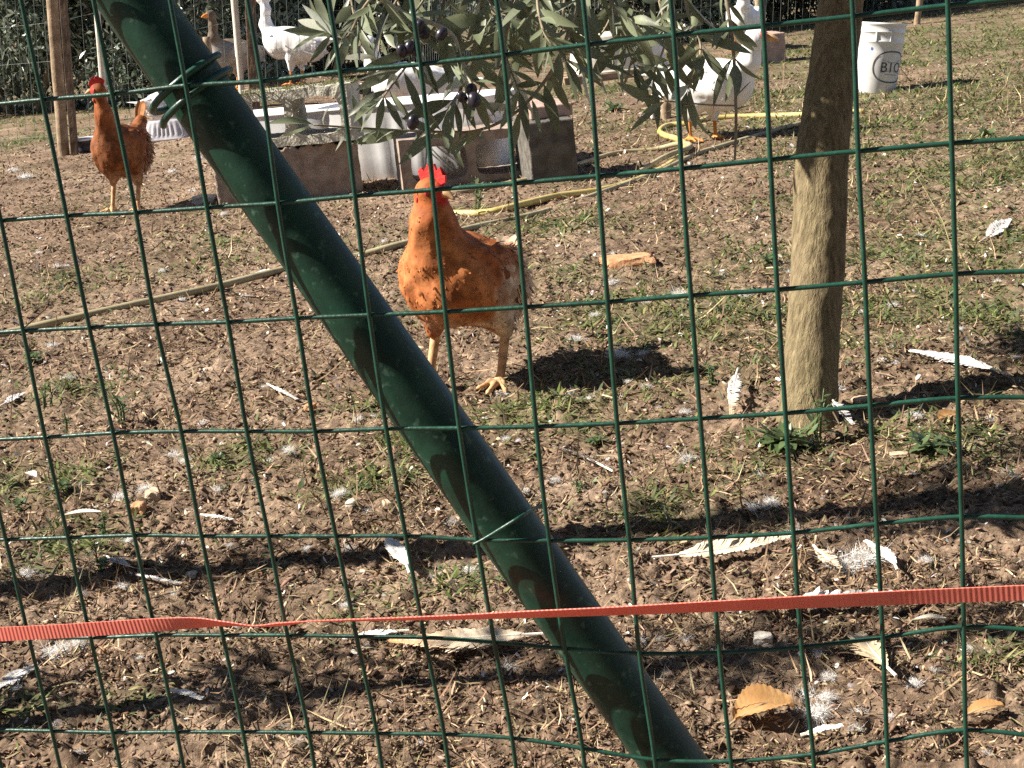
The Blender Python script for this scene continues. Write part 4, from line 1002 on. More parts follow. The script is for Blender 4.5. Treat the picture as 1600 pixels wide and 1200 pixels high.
def foot_prims(hock, foot, heading, s=1.0, web=False):
    """shank and toes; heading: yaw of the foot"""
    h, f = np.array(hock), np.array(foot); pr = [('c', h, f+np.array((0, 0, .010*s)), .0088*s, .0072*s), ('c', f+np.array((0, 0, .012*s)), f+np.array((0, 0, .006*s)), .010*s, .009*s)]
    for a, L in ((-.52, .048), (0, .060), (.52, .048), (math.pi, .024)):
        d = np.array((math.cos(heading+a), math.sin(heading+a), 0)); k = f+d*L*.5*s+np.array((0, 0, .010*s)); e = f+d*L*s+np.array((0, 0, .004*s))
        pr += [('c', f+np.array((0, 0, .007*s)), k, .0068*s, .0056*s), ('c', k, e, .0056*s, .0036*s), ('c', e, e+d*.012*s+np.array((0, 0, -.002*s)), .0034*s, .0012*s)]
    return pr
def bird_body(name, root, prims, legs, colf, k=.022, vox=.006, lvox=.003, mt='skin', lumpy=.0):
    P = np.array([q for p in prims for q in ((p[1], p[2]) if p[0] == 'c' else (np.array(p[1])-max(p[2]), np.array(p[1])+max(p[2])))])
    mr = max([max(p[3], p[4]) if p[0] == 'c' else 0 for p in prims]); lo, hi = P.min(0)-mr-.02, P.max(0)+mr+.02
    V, F = surface_net(blob_field(prims, k), lo, hi, vox)
    N0 = vnormals(V, F); a_ = V[:, 0]*1.0+V[:, 1]*.6; b_ = V[:, 2]*.7-V[:, 1]*.5                # clumped feathers: soft ripples down the body
    V = V+N0*(lumpy*(fbm(a_*22+3, b_*16+1, 2)+.5*fbm(V[:, 1]*45, V[:, 2]*22+a_*8, 2)))[:, None]
    body = (V.copy(), F.copy(), vnormals(V, F)); C = colf(V, 0)
    for lp in legs:
        Q = np.array([q for p in lp for q in (p[1], p[2])]); v, f = surface_net(blob_field(lp, .006), Q.min(0)-.02, Q.max(0)+.02, lvox)
        F = np.concatenate([F, f+len(V)]); V = np.concatenate([V, v]); C = np.concatenate([C, colf(v, 1)])
    o = obj('body', mesh('body', V, F, M[mt], C, True), root)
    return o, body
def plumage(root, body, n, flow, lenf, colf, mask, lift=.22, wid=.62, seed=0, mt='plume', name='plumage', bend=-.15, jit=.08):
    V, F, N = body; r = np.random.default_rng(seed); ok = np.where(mask(V))[0]; i = r.choice(ok, n)
    P = V[i]+r.normal(0, .0008, (n, 3)); nn = N[i]; fl = flow(P); T = fl-nn*np.sum(fl*nn, -1, keepdims=True)
    T = nrm(T+r.normal(0, .16, (n, 3))*np.linalg.norm(T, axis=-1, keepdims=True)); T = nrm(T+nn*(lift*r.uniform(.3, 1.5, n))[:, None])
    L = lenf(P)*r.uniform(.75, 1.25, n); v, f, m = cards(P-nn*.003, T, nn+r.normal(0, .15, (n, 3)), L, L*wid*r.uniform(.8, 1.2, n), bend, PROF_FEA, -.10)
    c = colf(P, 0)*(1+r.normal(0, jit, (n, 1)))
    me = mesh(name, v, f, M[mt], np.repeat(np.clip(c, 0, .92), m, 0), True)
    me.normals_split_custom_set_from_vertices(nrm(np.repeat(nn+r.normal(0, .22, (n, 3)), m, 0)).tolist())
    return tag(obj(name, me, root), kind='stuff')
def quills(root, name, items, colour, mt='plume', w=.26):
    """long tail or wing feathers, each a mesh of its own: (base, direction, normal, length)"""
    for b, d, nn, L in items:
        V, F, m = cards([b], [d], [nn], [L], [L*w], [-.12], ((0, .25), (.25, .75), (.6, 1), (.88, .8), (1, 0)), -.12)
        obj(name, mesh(name, V, F, M[mt], rcol(colour, 1, m, .12)), root)

def hen(label, loc, yaw, headyaw, feet, scale=1.0, seed=1, pale_rump=True, dark=1.0, neck_fwd=0.0, tail_up=True, tall=0.0):
    t = thing('hen', label, 'hen', loc, yaw); t.scale = (scale*(.86 if tall else 1), scale*(.86 if tall else 1), scale); S = math.sin; r_ = np.random.default_rng(seed)
    nb, nm = np.array((.085, 0, .285)), np.array((.105+neck_fwd*.5, 0, .345+tall*.5)); hd = np.array((.112+neck_fwd, 0, .405+tall)); hx = np.array((math.cos(headyaw), math.sin(headyaw), 0)); hy = np.array((-hx[1], hx[0], 0))
    lw = 0 if tail_up else 1
    pr = [('e', (0, 0, .235-.017*lw), (.125-.015*lw, .088, .092), (0, R(14+6*lw))), ('e', (.075-.012*lw, 0, .232-.010*lw), (.074, .082+.012*lw, .090), (0, 0)), ('e', (-.085+.010*lw, 0, .235-.037*lw), (.082, .072, .070), (0, R(20))), ('e', (-.05, 0, .175), (.078, .070, .055), (0, 0)),
          ('c', (-.11, 0, .27), (-.165, 0, .325), .045, .022) if tail_up else ('c', (-.09, 0, .215), (-.140, 0, .235), .045, .026), ('c', nb, nm, .054+.008*lw, .035+.005*lw), ('c', nm, hd-np.array((0, 0, .012)), .035+.005*lw, .0255+.002*lw), ('e', hd+hx*.006, (.032, .0245, .0255), (headyaw, 0)),
          ('e', (-.015, .073, .245-.022*lw), (.090, .020, .056), (R(4), R(14+8*lw))), ('e', (-.015, -.073, .245-.022*lw), (.090, .020, .056), (R(-4), R(14+8*lw)))]
    legs = []
    for (fx, fy, fh), sg in zip(feet, (1, -1)):
        hip = np.array((.015+fx*.2, sg*.048, .185)); hock = np.array((fx-.022, fy*.9+sg*.004, .098)); pr.append(('c', hip, hock+np.array((.004, 0, .014)), .052, .019)); legs.append(foot_prims(hock+np.array((0, 0, .012)), (fx, fy, 0), fh, 1.15))
    base = np.array((.30, .088, .026))*dark; gold = np.array((.50, .19, .068))*dark; pale = np.array((.70, .53, .38)); legc = np.array((.56, .33, .17))
    def colf(V, part):
        if part: return np.repeat(legc[None], len(V), 0)
        x, y, z = V.T; n1 = .5+.5*np.clip(2.2*fbm(x*14+seed, (y+z)*14, 3), -1, 1)
        c = base[None]*(1-n1[:, None]*.8)+gold[None]*n1[:, None]*.8
        if pale_rump:
            w = np.clip((-x+.008+.05*n1)/.04, 0, 1)*np.clip((.262-z)/.03, 0, 1); c = c*(1-w[:, None]*.85)+pale*w[:, None]*.85
        w = np.clip((.17-z)/.04, 0, 1)*.55*n1; c = c*(1-w[:, None])+pale*w[:, None]
        dk = np.clip((z-.30)/.08, 0, 1)*.35; c = c*(1-dk[:, None])+np.array((.34, .085, .018))*dk[:, None]
        face = np.clip(((V-hd)@hx-.020)/.01, 0, 1)*np.clip((z-(hd[2]-.03))/.01, 0, 1)*(np.linalg.norm(V-hd, axis=1) < .05)
        return c*(1-face[:, None])+np.array((.55, .035, .03))*face[:, None]
    ob, body = bird_body('body', t, pr, legs, colf, lumpy=.0065)
    def flow(P):
        x, y, z = P.T; w = np.clip((z-.30)/.05, 0, 1)[:, None]; b = np.clip((x-.05)/.06, 0, 1)[:, None]
        f0 = np.array((-1, 0, -.35))*(1-b)+np.array((-.35, 0, -1))*b; return f0*(1-w)+np.array((-.25, 0, -1.))*w
    def lenf(P): return np.where(P[:, 2] > .30, .010, np.where(P[:, 0] < -.04, .017, .012))
    def mask(V): return (np.linalg.norm(V-(hd+hx*.012), axis=1) > .030) & (V[:, 2] > .115)
    plumage(t, body, 19000, flow, lenf, colf, mask, .10, .34, seed, bend=-.08, jit=.22)
    plumage(t, body, 700, flow, lambda P: np.full(len(P), .034), lambda P, q: colf(P, q)*.92, lambda V: (V[:, 0] < .04) & (np.abs(V[:, 1]) > .05) & (V[:, 2] > .2) & (V[:, 2] < .31), .03, .55, seed+4, name='wing_coverts')
    fl = lambda P: np.array((-.5, 0, -1.))+0*P
    plumage(t, body, 1500, fl, lambda P: np.full(len(P), .034), lambda P, q: colf(P, q)*.5+pale*.5*(1 if pale_rump else .3)+base*.2, lambda V: (V[:, 0] < -.05) & (V[:, 2] < .29) & (V[:, 2] > .13), .45, .16, seed+9, name='fluff')
    # wing quills and tail
    for sg in (1, -1):
        quills(t, 'wing_feather', [((.02-.012*k, sg*.090, .262-.022*lw-.011*k), (-1, sg*-.10, -.22-.03*k), (0, sg, .25), .105-.006*k) for k in range(6)], base*.9)
    it = []
    for k in range(11):
        a = (k-5)/5; it.append(((-.150, a*.014, .318), (-.62+.06*abs(a), a*.30, .80-.18*abs(a)), (-.5, a*1.2, -.6), .088*r_.uniform(.8, 1.1)) if tail_up else ((-.135, a*.022, .240), (-.75, a*.6, .50-.3*abs(a)), (-.4, a*1.1, -.8), .060*r_.uniform(.8, 1.2)))
    quills(t, 'tail_feather', it, pale*.75 if pale_rump else (.42, .17, .055), w=.30)
    # comb: upright toothed blade along the head
    top = hd+np.array((0, 0, .018)); pts = [(-.024, 0), (-.030, .016), (-.022, .024), (-.015, .017), (-.008, .031), (-.001, .020), (.008, .033), (.014, .020), (.022, .028), (.026, .014), (.034, .012), (.036, 0), (.02, -.008), (-.01, -.008)]
    th = .0032; V = [tuple(top+hx*(a+.006)+np.array((0, 0, b))+hy*s*th) for s in (-1, 1) for a, b in pts]; n = len(pts)
    F = [tuple(range(n-1, -1, -1)), tuple(range(n, 2*n))]+[(i, (i+1) % n, n+(i+1) % n, n+i) for i in range(n)]
    bm = bmesh.new(); vs_ = [bm.verts.new(v) for v in V]; [bm.faces.new([vs_[i] for i in f]) for f in F]; bmesh.ops.triangulate(bm, faces=bm.faces[:]); bmesh.ops.bevel(bm, geom=bm.edges[:], offset=.0007, segments=1, affect='EDGES')
    me = bpy.data.meshes.new('comb'); bm.to_mesh(me); bm.free(); me.materials.append(M['red']); obj('comb', me, t)
    fc = hd+hx*.030+np.array((0, 0, -.004))
    V, F = tube(smoothp([fc-hx*.006, fc+hx*.012+np.array((0, 0, .001)), fc+hx*.030+np.array((0, 0, -.009))], 5), [.0115, .0090, .0018], 10); obj('beak', mesh('beak', V, F, M['beak'], smooth=True), t)
    for sg in (1, -1):
        V, F = uvball(hd+hx*.022+hy*sg*.010+np.array((0, 0, -.030)), .0105, .7, .5, 1.35); obj('wattle', mesh('wattle', V, F, M['red'], smooth=True), t)
        V, F = uvball(hd+hx*.015+hy*sg*.0195+np.array((0, 0, .000)), .0105, 1.1, .5, 1.0); obj('face_skin', mesh('face_skin', V, F, M['red'], smooth=True), t)
        V, F = uvball(hd-hx*.010+hy*sg*.0205+np.array((0, 0, -.016)), .0075, .8, .5, 1.2); obj('ear_lobe', mesh('ear_lobe', V, F, M['red'], smooth=True), t)
        e = obj('eye', mesh('eye', *uvball(hd+hx*.015+hy*sg*.0215+np.array((0, 0, .003)), .0042), M['eye'], smooth=True), t)
        obj('pupil', mesh('pupil', *uvball(hd+hx*.0158+hy*sg*.0238+np.array((0, 0, .003)), .0024), M['pupil'], smooth=True), e)
    return t
q = (G(690, 604)+G(765, 606))/2
hen('russet hen with pale fluffy rump walking up to the wire fence', q, R(-124), R(90), [(-.034, .062, .25), (.050, -.052, -.1)], .98, 3, True, 1.02, .0, False)
q = (G(176, 338)+G(216, 330))/2
hen('brown hen standing upright near the weathered post with tail raised', q, R(-110), R(-62), [(-.02, .05, .1), (.02, -.05, .0)], 1.03, 8, False, .52, .015, True, .05)

def waterfowl(name, label, cat, loc, yaw, kind, headyaw=0, seed=0, colour=(.86, .85, .83), scale=1.0, neck='up', bill='orange_bill', red=False, tint=None):
    t = thing(name, label, cat, loc, yaw); t.scale = [scale]*3; c0 = np.array(colour)
    if kind == 'goose':
        body = [('e', (0, 0, .33), (.25, .125, .125), (0, R(8))), ('e', (.12, 0, .32), (.13, .115, .12), (0, 0)), ('e', (-.10, 0, .27), (.16, .105, .09), (0, 0)), ('c', (-.20, 0, .34), (-.33, 0, .36), .06, .015)]
        nk = [((.19, 0, .38), .072), ((.245, 0, .47), .046), ((.235, 0, .58), .036), ((.25, 0, .67), .033)] if neck == 'up' else [((.20, 0, .36), .068), ((.28, 0, .42), .046), ((.34, 0, .42), .038), ((.38, 0, .36), .033)]
        hs, leg, hl = 1.0, .17, .052
    else:
        body = [('e', (0, 0, .235), (.21, .105, .10), (0, R(4))), ('e', (.10, 0, .225), (.11, .098, .098), (0, 0)), ('e', (-.06, 0, .19), (.14, .09, .07), (0, 0)), ('c', (-.16, 0, .24), (-.27, 0, .25), .05, .014)]
        nk = [((.15, 0, .27), .058), ((.205, 0, .33), .040), ((.215, 0, .385), .033), ((.225, 0, .43), .030)] if neck == 'up' else [((.15, 0, .26), .056), ((.22, 0, .29), .040), ((.26, 0, .29), .034), ((.285, 0, .27), .030)]
        hs, leg, hl = .82, .11, .045
    pr = list(body)
    for (a, ra), (b, rb) in zip(nk[:-1], nk[1:]): pr.append(('c', a, b, ra, rb))
    hd = np.array(nk[-1][0]); hx = np.array((math.cos(headyaw), math.sin(headyaw), 0)); hy = np.array((-hx[1], hx[0], 0)); tip = -.04 if neck == 'up' else -.35
    hdir = nrm(hx+np.array((0, 0, tip))); pr.append(('e', hd+hdir*.018*hs, (.052*hs, .034*hs, .037*hs), (headyaw, tip)))
    for sg in (1, -1): pr.append(('e', (-.04, sg*body[0][2][1]*.92, body[0][1][2]+.015), (body[0][2][0]*.80, .022, .075*hs), (R(3*sg), R(6))))
    legs = []
    for sg, fx in ((1, .02), (-1, -.03)):
        hip = np.array((0, sg*.055, leg+.05)); hock = np.array((fx-.01, sg*.055, leg*.62)); pr.append(('c', hip, hock+np.array((0, 0, .02)), .055*hs, .02*hs)); legs.append(foot_prims(hock+np.array((0, 0, .02)), (fx, sg*.055, 0), 0, 1.25*hs))
    legc = np.array((.62, .25, .07))
    def colf(V, part):
        if part: return np.repeat(legc[None], len(V), 0)
        c = np.repeat(c0[None], len(V), 0)
        if tint == 'grey':
            z = V[:, 2]; nkm = np.clip((z-.40)/.05, 0, 1)[:, None]; c = c*(1-nkm)+np.array((.16, .12, .085))*nkm
        return c*(.93+.07*np.sin(V[:, :1]*60))
    ob, bd = bird_body('body', t, pr, legs, colf, .03, .009, .004, 'white_skin', .004)
    zc = nk[0][0][2]
    plumage(t, bd, 700, lambda P: np.array((-1, 0, -.25))+0*P, lambda P: np.where(P[:, 2] > zc+.05, .016, .036), colf, lambda V: (V[:, 2] > leg*.9) & (np.linalg.norm(V-hd, axis=1) > .07), .01, .5, seed, 'white_plume', jit=.03, bend=-.22)
    for sg in (1, -1):
        quills(t, 'wing_feather', [((.03-.03*k, sg*(body[0][2][1]*1.04), body[0][1][2]+.05-.018*k), (-1, -.14*sg, -.08-.03*k), (0, sg, .3), (.22-.015*k)*hs) for k in range(6)], c0*.97, 'white_plume')
    quills(t, 'tail_feather', [((body[3][2][0]+.03, a*.02, body[3][2][2]+.005), (-1, a*.35, .12), (0, 0, 1), .13*hs) for a in (-1, -.5, 0, .5, 1)], c0, 'white_plume')
    bs = hd+hdir*.058*hs; V, F = tube(smoothp([bs-hdir*.01, bs+hdir*.03*hs+np.array((0, 0, -.003)), bs+hdir*.062*hs+np.array((0, 0, -.010))], 6), [.023*hs, .018*hs, .006], 12)
    V = bs+(V-bs); obj('bill', mesh('bill', V, F, M[bill], smooth=True), t)
    for sg in (1, -1):
        e = obj('eye', mesh('eye', *uvball(hd+hdir*.025*hs+hy*sg*.030*hs+np.array((0, 0, .010)), .006), M['pupil'], smooth=True), t)
        if red: obj('face_skin', mesh('face_skin', *uvball(hd+hdir*.040*hs+hy*sg*.020*hs+np.array((0, 0, .006)), .020, 1.3, .7, .9), M['red'], smooth=True), t)
    return t
waterfowl('goose', 'white goose standing upright behind the far wire netting', 'goose', gd(462, 131, GOOSE_D), R(163), 'goose', R(12), 1, scale=.70)
waterfowl('goose', 'grey goose with brown neck behind the thin pale stake', 'goose', gd(372, 134, GOOSE_D+.1), R(-135), 'goose', R(10), 2, (.30, .28, .26), scale=.62, tint='grey')
waterfowl('duck', 'white duck with red face peering over the white trough', 'duck', G(650, 205), R(-170), 'duck', R(0), 3, scale=1.0, red=True, bill='beak')
waterfowl('duck', 'white duck with red face standing beside the hose loop', 'duck', G(1100, 222), R(-42), 'duck', R(25), 4, scale=.98, red=True, bill='beak', neck='up')
waterfowl('duck', 'white duck half hidden behind the lone pinkish block', 'duck', G(1160, 82), R(-100), 'duck', R(10), 5, scale=1.0, red=True, bill='orange_bill')
waterfowl('duck', 'white duck resting behind the slanting pole near the plastic tray', 'duck', G(268, 193)+Vector((.03, 0, -.08)), R(40), 'duck', R(0), 6, scale=.8, neck='low', bill='orange_bill')

# ------------------------------------------------------------------ feathers, down, stones, leaves, weeds on the soil
def feather_mesh(L, W, col, seed=0, curve=.15, quill=.2, ragged=.25, tipcol=None):
    """shed feather along +x, lying flat: quill and two vanes of separate barbs"""
    r = np.random.default_rng(seed); n = int(min(90, max(16, L*560)))
    def axis(t): return np.stack([t*L, curve*L*(t*t-.4*t), .006+.02*L*np.sin(t*3.1)], -1)
    t = np.linspace(0, 1, 24); V0, F0 = tube(axis(t), [.0019, .0016, .0009, .0004], 6); parts = [(V0, F0)]; C = [np.repeat(np.array([(.78, .72, .62)]), len(V0), 0)]
    for sg, ww in ((1, .62), (-1, .42)):
        tt = np.linspace(quill, .99, n); P = axis(tt); T = nrm(np.gradient(P, axis=0)); S = np.stack([-T[:, 1], T[:, 0], 0*T[:, 0]], -1)*sg
        w = W*ww*np.sin(np.clip((tt-quill)/(1-quill), 0, 1)**.6*math.pi*.97+.08)*(1-ragged*r.uniform(0, 1, n)**2)*(1-.12*np.abs(np.sin(tt*19+seed)))
        d = nrm(T*1.15+S+np.array((0, 0, .10))*r.normal(.6, .25, (n, 1))); v, f, m = cards(P, d, np.array((0, 0, 1.))+r.normal(0, .05, (n, 3)), np.maximum(w, .003)*1.5, L*(1-quill)/n*3.8, r.normal(0, .14, n), ((0, 1), (.45, 1), (.85, .7), (1, 0)))
        parts.append((v, f)); cc = np.array(col)*(1+r.normal(0, .07, (n, 1)))
        if tipcol is not None: k = np.clip(tt*2-1, 0, 1)[:, None]; cc = cc*(1-k)+np.array(tipcol)*k
        C.append(np.repeat(np.clip(cc, 0, .9), m, 0))
    V, F = merge(parts); return mesh('feather', V, F, M['plume'], np.concatenate(C))
def feather(a, b, W, col, label, seed, curve=.12, lift=0, roll=0, **kw):
    """from the quill end at pixel a to the tip at pixel b"""
    p, q = G(*a), G(*b); d = q-p; L = d.length; me = feather_mesh(L, W, col, seed, curve, **kw)
    o = obj('feather', me); x = d.normalized(); y = Vector((0, 0, 1)).cross(x).normalized(); z = x.cross(y)
    o.matrix_world = Matrix.Translation(p+Vector((0, 0, .006+lift))) @ Matrix((x, y, z)).transposed().to_4x4() @ Matrix.Rotation(roll, 4, 'X'); tag(o, label, 'feather', 'shed feathers on the soil')
W_, CR, TN, GY = (.80, .78, .75), (.74, .62, .47), (.60, .43, .26), (.58, .56, .56)
feather((1018,893),(1240,872),.030,CR,'long curved cream feather above the red tape',1,.16,roll=.5)
feather((1135,974),(1445,962),.026,W_,'longest white feather lying just below the red tape',2,.05,.006,roll=.3)
feather((870,1010),(610,1022),.036,CR,'broad cream feather with tan tip beside the slanting pole',3,-.10,roll=-.4,tipcol=(.55,.30,.13))
feather((640,1000),(540,1012),.020,W_,'slim white feather at the tip of the broad cream feather',4,.05)
feather((955,748),(862,716),.018,W_,'white feather with bare quill right of the slanting pole',5,.03,roll=.6)
feather((1152,600),(1136,668),.026,W_,'white feather with tan base leaning near the trunk foot',6,.05,.01,tipcol=TN)
feather((1580,598),(1428,556),.026,GY,'long grey-white feather on the bare soil right of the trunk',7,.08,roll=-.4)
feather((1528,388),(1585,352),.040,W_,'white feather far up the slope right of the trunk',8,.08,roll=.3)
feather((1398,1096),(1326,1002),.038,(.62,.50,.34),'ragged tan feather standing below the red tape',9,-.15,.008,ragged=.6)
feather((60,1052),(-5,1092),.026,GY,'grey feather touching the large fluffy white down',10,.1)
feather((262,1104),(316,1120),.012,W_,'short white feather below the red tape on the brown litter',11,.0)
feather((640,915),(612,862),.030,W_,'small fanned white feather left of the slanting pole',12,.1,.008,ragged=.5)
feather((315,816),(358,828),.010,W_,'narrow white feather beside the tan stones',13)
feather((215,915),(275,934),.008,GY,'thin grey feather quill in the dark shadow band',14)
feather((418,618),(458,634),.012,W_,'short pale feather on the soil left of the slanting pole',15)
feather((1252,1168),(1312,1160),.010,W_,'broken white quill in the dark soil below the orange leaf',16,.0,.002)
feather((1296,662),(1322,702),.022,GY,'small grey feather stuck in the weed at the trunk foot',17,.1,.03)
feather((392,440),(432,434),.030,W_,'white feather beside the olive hose',18,.1)
feather((0,640),(42,620),.024,GY,'pale grey feather by the dark weed clump',19)
feather((1270,872),(1300,905),.022,CR,'cream feather end beside the large fluffy white down',20,.2)
feather((1400,915),(1370,872),.022,W_,'curled white feather tip above the red tape',21,.3,.006)
feather((165,885),(196,912),.020,W_,'bright white feather scrap among pale green leaves',22,.1)

def down_mesh(seed):
    r = np.random.default_rng(seed); n = 480; d = nrm(r.normal(0, 1, (n, 3))*np.array((1.2, .9, .55))+np.array((.35, 0, .25))); P = r.normal(0, .17, (n, 3))*np.array((1.2, .9, .5))+np.array((0, 0, .14))
    v, f, m = cards(P, d, r.normal(0, 1, (n, 3)), r.uniform(.12, .42, n)*r.uniform(.6, 1.3, n), r.uniform(.010, .022, n), r.normal(0, .9, n), PROF_BLADE)
    return mesh('down_tuft', v, f, M['down'])
DM = [down_mesh(i) for i in range(6)]
DOWN = [(88,1022,46),(118,1012,32),(52,1046,26),(274,712,30),(290,722,20),(188,778,26),(228,766,26),(212,790,18),(706,822,30),(680,896,22),(735,894,26),(572,802,20),(452,716,22),(424,722,20),(530,784,22),(902,534,28),(966,560,36),(1004,556,20),
 (892,622,22),(958,450,22),(1010,474,22),(1062,470,34),(1128,430,18),(1160,468,24),(1184,806,36),(1205,800,26),(1318,888,58),(1350,880,56),(1262,1092,44),(1278,1130,46),(1240,852,22),(1296,1062,26),(1278,1030,20),(1428,1086,28),(1512,1034,20),(1548,1030,16),(1335,1150,24),(1030,1000,22),(1074,1000,20),
 (796,1046,32),(642,642,24),(545,862,18),(130,930,20),(42,906,26),(124,1182,14),(1262,700,24),(1306,610,30),(1378,570,16),(1430,656,18),(1546,660,20),(1184,746,18),(1074,724,26),(866,756,20),(922,626,16),(1068,648,20),(1030,640,16),(338,772,22),(560,660,16),(700,742,18),(480,860,16),
 (1290,1100,30),(1270,1140,34),(1345,1120,22),(220,1034,14),(940,980,14),(1140,460,18),(1440,372,14),(1330,420,14),(1010,610,16),(930,500,16),(300,300,14),(270,270,14),(40,280,20),(20,270,16),(240,240,12),(310,250,14),(1400,640,14),(700,330,10),(600,380,12),(1180,330,10),(960,400,12),(1480,660,14),(640,655,14),(170,470,12),(90,420,12),(60,400,12),(350,340,12),(1560,440,14),(1500,520,14)]
DN = []
def downs():
    r = random.Random(4)
    for k in range(80): DOWN.append((r.uniform(10, 1590), 330+870*r.random()**.8, r.uniform(9, 20)))
    for a, b_, s in DOWN:
        p = G(a, b_); o = obj('down_tuft', DM[r.randrange(6)]); k = s*1.15/FPX*depth(p); o.scale = (k, k, k*.85); o.location = p-Vector((0, 0, .002)); o.rotation_euler = (0, 0, r.uniform(0, 6.28))
        DN.append((o, p.copy(), s))
    n = 2600; x, y = scatter(n, 1.5, 9, .5); L = rng.uniform(.003, .010, n)*np.sqrt(y/1.6); an = rng.uniform(0, 6.28, n)
    T = np.stack([np.cos(an), np.sin(an), rng.uniform(0, .8, n)], -1); V, F, m = cards(np.stack([x, y, gz(x, y)+.002], -1), T, rng.normal(0, 1, (n, 3))+np.array((0, 0, 1)), L, L*.5, rng.normal(0, .4, n), PROF_FEA)
    stuff('down_fluff', V, F, M['plume'], rcol((.66, .63, .60), n, m, .12), 'tiny scraps of white fluff strewn over the soil', 'fluff')
downs()

def label_downs():
    marks = [(o.matrix_world.translation.copy() if o.parent is None else None, o['label']) for o in scene.objects if 'label' in o and o.get('category') in ('weed', 'stone', 'feather', 'hen', 'brick', 'leaf', 'tree', 'duck') and 'row' not in o['label'] and 'shades' not in o['label']]
    for o, p, s in DN:
        m = min(marks, key=lambda k: (k[0].xy-p.xy).length)[1].split()
        sz = 'large fluffy' if s >= 30 else 'tiny' if s <= 14 else 'small' if s <= 20 else 'fluffy'
        tag(o, sz+' white down tuft near the '+' '.join(m[:9]), 'down', 'white down tufts scattered over the yard')

def lump(sx, sy, sz, seed, amp=.25):
    bm = bmesh.new(); bmesh.ops.create_icosphere(bm, subdivisions=3, radius=1)
    from mathutils import noise
    o = Vector((seed*1.1, seed*2.3, seed*.7))
    for v in bm.verts:
        c = v.co.copy(); c = Vector([max(-.72, min(.72, e)) for e in c])*1.25
        v.co = c*(1+amp*noise.noise(c*1.3+o)+amp*.4*noise.noise(c*4+o)); v.co = Vector((v.co.x*sx, v.co.y*sy, v.co.z*sz))
    V = np.array([tuple(v.co) for v in bm.verts]); F = [tuple(v.index for v in f.verts) for f in bm.faces]; bm.free(); return V, F
def stones():
    L = [(985,416,40,16,12,'brick','brick_fragment','broken orange brick piece lying in the open behind the hen','brick'),(962,410,26,14,9,'brick','brick_fragment','smaller orange brick chip touching the broken brick piece','brick'),
         (240,786,13,10,10,'stone','stone','tan stone near the white down left of the pole','stone'),(217,806,11,9,10,'brick','stone','orange stone just below the tan stone','stone'),
         (1192,1006,16,11,9,'stone_grey','stone','pale rounded stone below the red tape','stone'),(322,317,22,12,9,'stone_grey','stone','grey-tan stone against the foot of the solid block','stone'),
         (550,800,9,7,6,'stone_grey','stone','small pale stone in the litter left of the pole','stone'),(605,796,8,7,6,'stone','stone','small tan stone right of the pale stone','stone'),(1345,628,14,7,6,'stone','stone','tan flat stone right of the trunk foot','stone'),
         (1375,628,10,7,6,'brick','stone','small orange stone beside the tan flat stone','stone'),(300,905,9,6,6,'stone_grey','stone','whitish stone in the shadow band','stone'),(1405,720,16,7,4,'stone','stone','yellowish flat chip in front of the green weed','stone'),
         (485,645,9,7,5,'brick','stone','reddish pebble on the bare soil','stone'),(58,694,12,7,4,'brick','stone','flat red brick chip under the weeds','stone')]
    for k, (a, b_, w, dd, h, m_, nm, lab, cat) in enumerate(L):
        p = G(a, b_); s = depth(p)/FPX; V, F = lump(w*s, dd*1.4*s, h*s, k+1, .22); o = obj(nm, mesh(nm, V, F, M[m_])); o.location = p+Vector((0, 0, h*s*.45)); o.rotation_euler = (0, slope_roll(0), random.uniform(-.4, .4)); tag(o, lab, cat)
stones()

def dry_leaf(a, b, W, label, seed, m_='dryleaf', curl=.25):
    p, q = G(*a), G(*b); d = q-p; L = d.length; r = np.random.default_rng(seed); n = 23; V = []; F = []
    for i in range(n):
        t = i/(n-1); w = W*(math.sin(math.pi*(t*.93+.035))**.8)*(1+(.03 if i % 2 else -.02)); z = .010+curl*W*math.sin(t*3.0)
        for s in (-1, -.5, 0, .5, 1): V.append((t*L, s*w/2, z+.16*W*abs(s)**1.5+(.018*W*(1 if i % 2 else -1) if s else -.02*W)))
    F = [(i*5+j, i*5+j+1, i*5+5+j+1, i*5+5+j) for i in range(n-1) for j in range(4)]
    me = mesh('fallen_leaf', V, F, M[m_], smooth=True); o = obj('fallen_leaf', me); x = d.normalized(); y = Vector((0, 0, 1)).cross(x).normalized(); z = x.cross(y)
    o.matrix_world = Matrix.Translation(p) @ Matrix((x, y, z)).transposed().to_4x4(); tag(o, label, 'leaf')
    V, F = tube([(-.15*L, 0, .006), (.0, 0, .012), (.5*L, 0, .010+curl*W), (L, 0, .012)], [.0014, .0006], 6); obj('midrib', mesh('midrib', V, F, M['twig'], smooth=True), o)
dry_leaf((1148,1148),(1240,1128),.055,'large curled orange-brown fallen leaf below the red tape',1)
dry_leaf((1512,1132),(1570,1124),.022,'folded brown leaf at the fence foot beyond the wires',2)
dry_leaf((1462,682),(1502,664),.030,'rusty orange leaf beside the green weed',3)
dry_leaf((100,822),(160,816),.018,'narrow yellowed leaf beside the upright weed sprig',4,'pale_stake')
dry_leaf((1428,985),(1480,990),.014,'tan stick-like leaf under the wire below the tape',5,'pale_stake')
dry_leaf((40,758),(58,770),.02,'pale dry leaf curled among the left weeds',6,'pale_stake')

